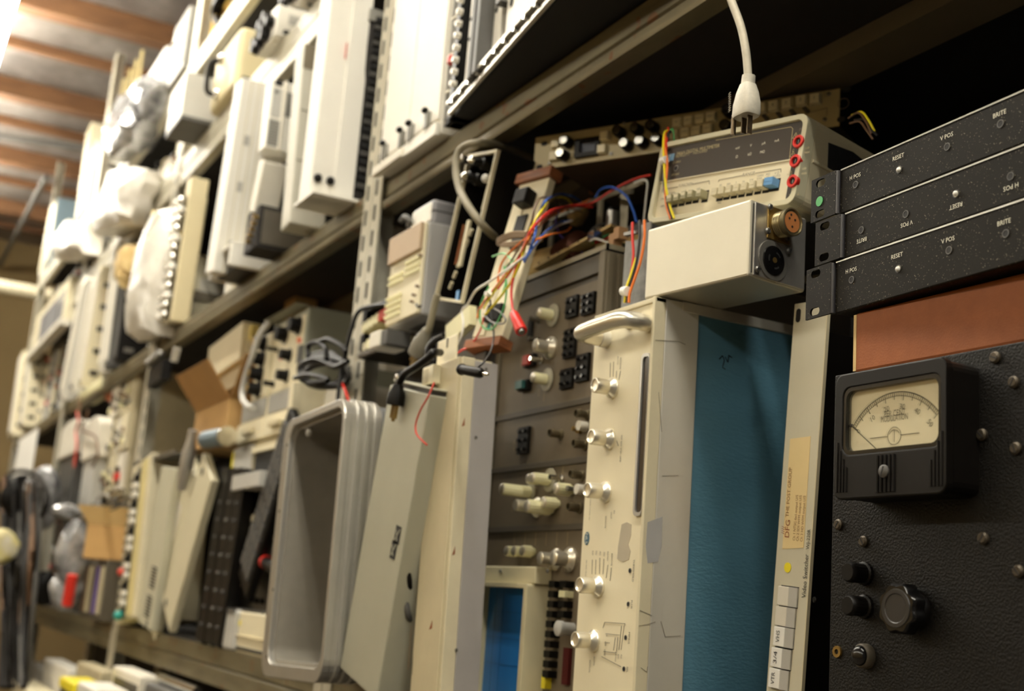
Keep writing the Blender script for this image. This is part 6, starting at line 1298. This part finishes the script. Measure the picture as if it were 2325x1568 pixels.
# ---- A shelf
s1 = thing('cream_suitcase', 'cream instrument case with a dark carry handle on the upper shelf', 'instrument case', (473, 262), (526, 222), (491, 106), .742, .16, Z_A+.001); s1.W, s1.H = s1.w, s1.xz(544, 60)[1]
MB().box(0, s1.W, 0, .20, 0, s1.H).build('case', mat('casecream', (206, 192, 150), .5, var=.05), s1, .02, 4)
MB().tube([(s1.W*.30, 0, s1.H*.22), (s1.W*.28, -.03, s1.H*.26), (s1.W*.28, -.03, s1.H*.72), (s1.W*.30, 0, s1.H*.78)], .008, 8, 4).build('handle', 'black', s1)
for v in (.2, .8): MB().ball((s1.W*.33, -.004, s1.H*v), .018, 10, 8, (1, .5, 1)).build('handle_boss', 'chrome', s1)
MB().box(s1.W-.001, s1.W+.01, .02, .18, .0, s1.H*.18).build('black_foot', 'black', s1); MB().box(s1.W, s1.W+.008, .10, .14, s1.H*.55, s1.H*.72).build('latch', 'black', s1)
s2 = thing('white_upper_box', 'bright white box with dark underside overhanging the upper shelf', 'box', (413, 354), (453, 290), (415, 243), .735, .22, Z_A+.001); s2.W, s2.H = s2.w, s2.xz(459, 187)[1]
MB().box(0, s2.W, -.06, .22, .006, s2.H).build('case', 'white', s2, .004); MB().box(0, s2.W+.004, -.06, .22, 0, .012).build('base', 'dgrey', s2); MB().box(s2.W-.001, s2.W+.003, -.06, .06, .01, s2.H).build('side_trim', 'lgrey', s2, .002)
for k, (fb, ft, lb, mm) in enumerate((((612, 158), (634, 8), 'white unit with black knobs on the upper shelf above the labelled modules', 'white'), ((660, 92), (690, -40), 'second white unit with black knobs on the upper shelf', 'offwhite'), ((603, 172), (618, 60), 'white open-framed unit beside the cream instrument case', 'white'), ((700, 40), (730, -80), 'third white knobbed unit next to the tall white one', 'white'))):
    u = book('knobbed_upper_unit', lb, 'equipment unit', fb, ft, (fb[0]+60, fb[1]+14), .74, .13, mm, Z_A+.001, depth=.2)
    for j in range(5): MB().lathe((u.W*(.2+.3*(j % 3)), -.003, u.H*(.2+.14*j)), NY, [(0, .016), (.02, .013)], 10).build('knob', 'black', u)
    sd(u, .15, .55, .45, .75, 'lgrey', 'panel'); sd(u, .1, .2, .1, .2, 'black_m', 'socket', .01); sd(u, .7, .9, .3, .4, 'black_m', 'socket', .01)
for k, (x, y, hpx, lb, mm) in enumerate(((392, 420, 95, 'white card rack with small dark openings on the upper shelf', 'white'), (360, 460, 100, 'second white card rack on the upper shelf', 'offwhite'), (335, 480, 80, 'grey upright strip beside the white plastic bag', 'lgrey'))):
    pass
def rowfill(zdeck, x0, x1, lab, grp, seed, hmin, hmax, mats, y0=.775):
    rnd = random.Random(seed); x = x0
    while x > x1:
        w_ = rnd.uniform(.07, .16); h_ = rnd.uniform(hmin, hmax); mm = rnd.choice(mats); y_ = .816+rnd.uniform(0, .03)
        rl = rnd.uniform(0, .05); t = T('upright_unit', lab, 'equipment unit', (x-w_, y_, zdeck+.0015+math.sin(rl)*w_), 0, rl, group=grp); t.W, t.H, t.D = w_, h_, .25
        MB().box(0, w_-.006, 0, .25, 0, h_).build('case', mm, t, .004); MB().box(.006, w_-.012, -.006, 0, .01, h_-.01).build('front_panel', rnd.choice(mats), t, .002)
        for j in range(rnd.randint(2, 6)): MB().lathe((w_*rnd.uniform(.2, .7), -.006, h_*rnd.uniform(.1, .9)), NY, [(0, .012), (.018, .010)], 8).build('knob', rnd.choice(['black', 'chrome', 'black', 'brown', 'steel', 'red2']), t)
        for j in range(rnd.randint(1, 3)):
            v = rnd.uniform(.1, .8); sd(t, rnd.uniform(.05, .3), rnd.uniform(.5, .9), v, v+rnd.uniform(.05, .15), rnd.choice(['lgrey', 'offwhite', 'dgrey', 'taupe']), 'side_label', .002)
        x -= w_+rnd.uniform(.0, .05)
WH = ['white', 'offwhite', 'cream', 'cream2', 'lgrey', 'offwhite']
rowfill(Z_MID, -3.16, -3.42, 'pale upright unit packed between the tall cream unit and the yellowed unit', 'pale units packed on the mid shelf', 31, .36, .46, WH, .80)
rowfill(Z_MID, -4.10, -4.42, 'pale upright unit packed just past the second post', 'pale units past the second post', 32, .30, .45, WH, .80)
rowfill(Z_MID, -4.86, -5.30, 'upright unit with small knobs beyond the dark rails', 'upright units beyond the dark rails', 33, .32, .48, WH+['dgrey', 'taupe'], .79)
rowfill(Z_MID, -6.05, -7.75, 'small upright unit in the crowded far part of the mid shelf', 'upright units on the far mid shelf', 34, .30, .5, WH+['brown', 'taupe', 'dgrey'], .78)
rowfill(Z_A, -3.92, -5.1, 'white card unit with small knobs on the upper shelf past the second post', 'white units on the upper shelf', 35, .18, .27, WH, .79)
rowfill(Z_A, -5.2, -7.75, 'small unit in the far part of the upper shelf', 'units on the far upper shelf', 36, .16, .28, WH+['dgrey', 'taupe'], .79)
rowfill(Z_LOW, -4.9, -7.7, 'small upright unit in the shaded far part of the lower shelf', 'upright units on the far lower shelf', 37, .35, .6, ['cream2', 'taupe', 'dgrey', 'offwhite', 'taupe_d', 'brown'], .86)
# ---- top shelf
t = thing('grey_hood', 'grey-blue hood with rounded front and painted-on blue reflection on the top shelf', 'monitor', (302, 340), (348, 296), (308, 268), .73, .1, Z_B+.001); t.W, t.H = t.w, .20
MB().box(0, t.W, 0, .20, 0, t.H).build('shell', 'lgrey', t, .03, 4); MB().box(t.W-.002, t.W+.004, .03, .16, .03, t.H-.03).build('screen', mat('blue_sheen', (170, 195, 225), .15), t, .004)  # pale blue colour paints the reflection onto the hood
t = thing('grey_cowl_box', 'grey box with a black oval opening on the top shelf', 'box', (378, 200), (420, 150), (382, 112), .75, .1, Z_B+.001); t.W, t.H = t.w*.8, .24
MB().box(0, t.W, 0, .20, 0, t.H).build('case', 'grey', t, .004); MB().prism([(.10+.05*math.cos(a), t.H*.55+.09*math.sin(a)) for a in [i*math.pi/10 for i in range(20)]], t.W-.001, t.W+.003, 'x').build('opening', 'black_m', t)
for k in range(3): MB().box(t.W*.1, t.W*.9, -.004, 0, t.H*(.2+.25*k), t.H*(.3+.25*k)).build('panel', 'offwhite', t)
t = T('wood_strip', 'yellow wooden strip standing on the top shelf', 'wood strip', at(474, 92, 1, .80)); t.M.translation.z = Z_B+.001; t.o.matrix_world = t.M
MB().box(0, .045, 0, .05, 0, .30).build('strip', mat('yellowwood', (232, 190, 96), .6, var=.1), t)
wire('cable_loop_piece', 'thick black cable loop rising from the top shelf', 'cable', [(500, 60, .82), (492, 35, .81), (495, 10, .80), (505, -10, .80), (515, -40, .82)], .02, 'black', n=8)
for k, (fb, ft, lb, mm) in enumerate((((182, 478), (207, 285), 'tall cream channel unit standing on the far top shelf', 'cream'), ((200, 470), (222, 320), 'grey channel unit standing on the far top shelf', 'lgrey'), ((116, 556), (130, 455), 'slate blue panel unit with a pale frame on the far top shelf', 'slate'), ((100, 585), (122, 460), 'pale frame unit at the end of the top shelf', 'offwhite'))):
    u = book('channel_unit', lb, 'equipment unit', fb, ft, (fb[0]+20, fb[1]+5), .76, .12, mm, Z_B+.001, depth=.2)
    sd(u, .1, .9, .05, .12, 'cream2', 'trim'); MB().box(.01, u.W-.01, -.006, 0, .02, u.H-.02).build('front_panel', 'cream2', u)
rowfill(Z_B, -4.9, -6.1, 'small cluttered unit on the top shelf near the crumpled film', 'units on the top shelf', 38, .10, .22, WH+['steel', 'galv', 'brown'], .79)
for k in range(4): tag(MB().bar(at(270+14*k, 260-20*k, 1, .80), at(282+14*k, 180-22*k, 1, .80), .012, .012).build('thin_stick', 'rope'), 'thin wooden stick poking up from the crumpled film', 'stick', 'sticks in the crumpled film')
# ropes and small fittings at the beam
wire('rope', 'tan rope looped over the upper shelf edge', 'rope', [(350, 480, .74), (345, 500, .73), (352, 520, .73), (385, 535, .735), (420, 530, .74)], .006, 'rope')
for k, (x, y) in enumerate(((355, 820), (366, 812), (376, 806))):
    pass
t = T('terminal_row', 'black terminal row hanging below the beam at the second post', 'terminal row', at(346, 862, 1, .745)); p = at(378, 838, 1, .745)-t.M.translation
MB().bar(Vector((0, 0, 0)), p, .03, .06).build('block', 'black', t)
for k in range(5): MB().ball(p*(.1+.2*k)+Vector((0, -.02, .045)), .014, 8, 6).build('terminal', 'steel', t)
t = T('white_strap', 'short pale strap hanging over the mid shelf beam', 'strap', at(402, 790, 1, .755)); MB().bar(Vector((0, 0, 0)), at(411, 810, 1, .755)-t.M.translation+Vector((-.09, 0, 0)), .02, .006).build('strap', 'offwhite', t)
flush_texts()
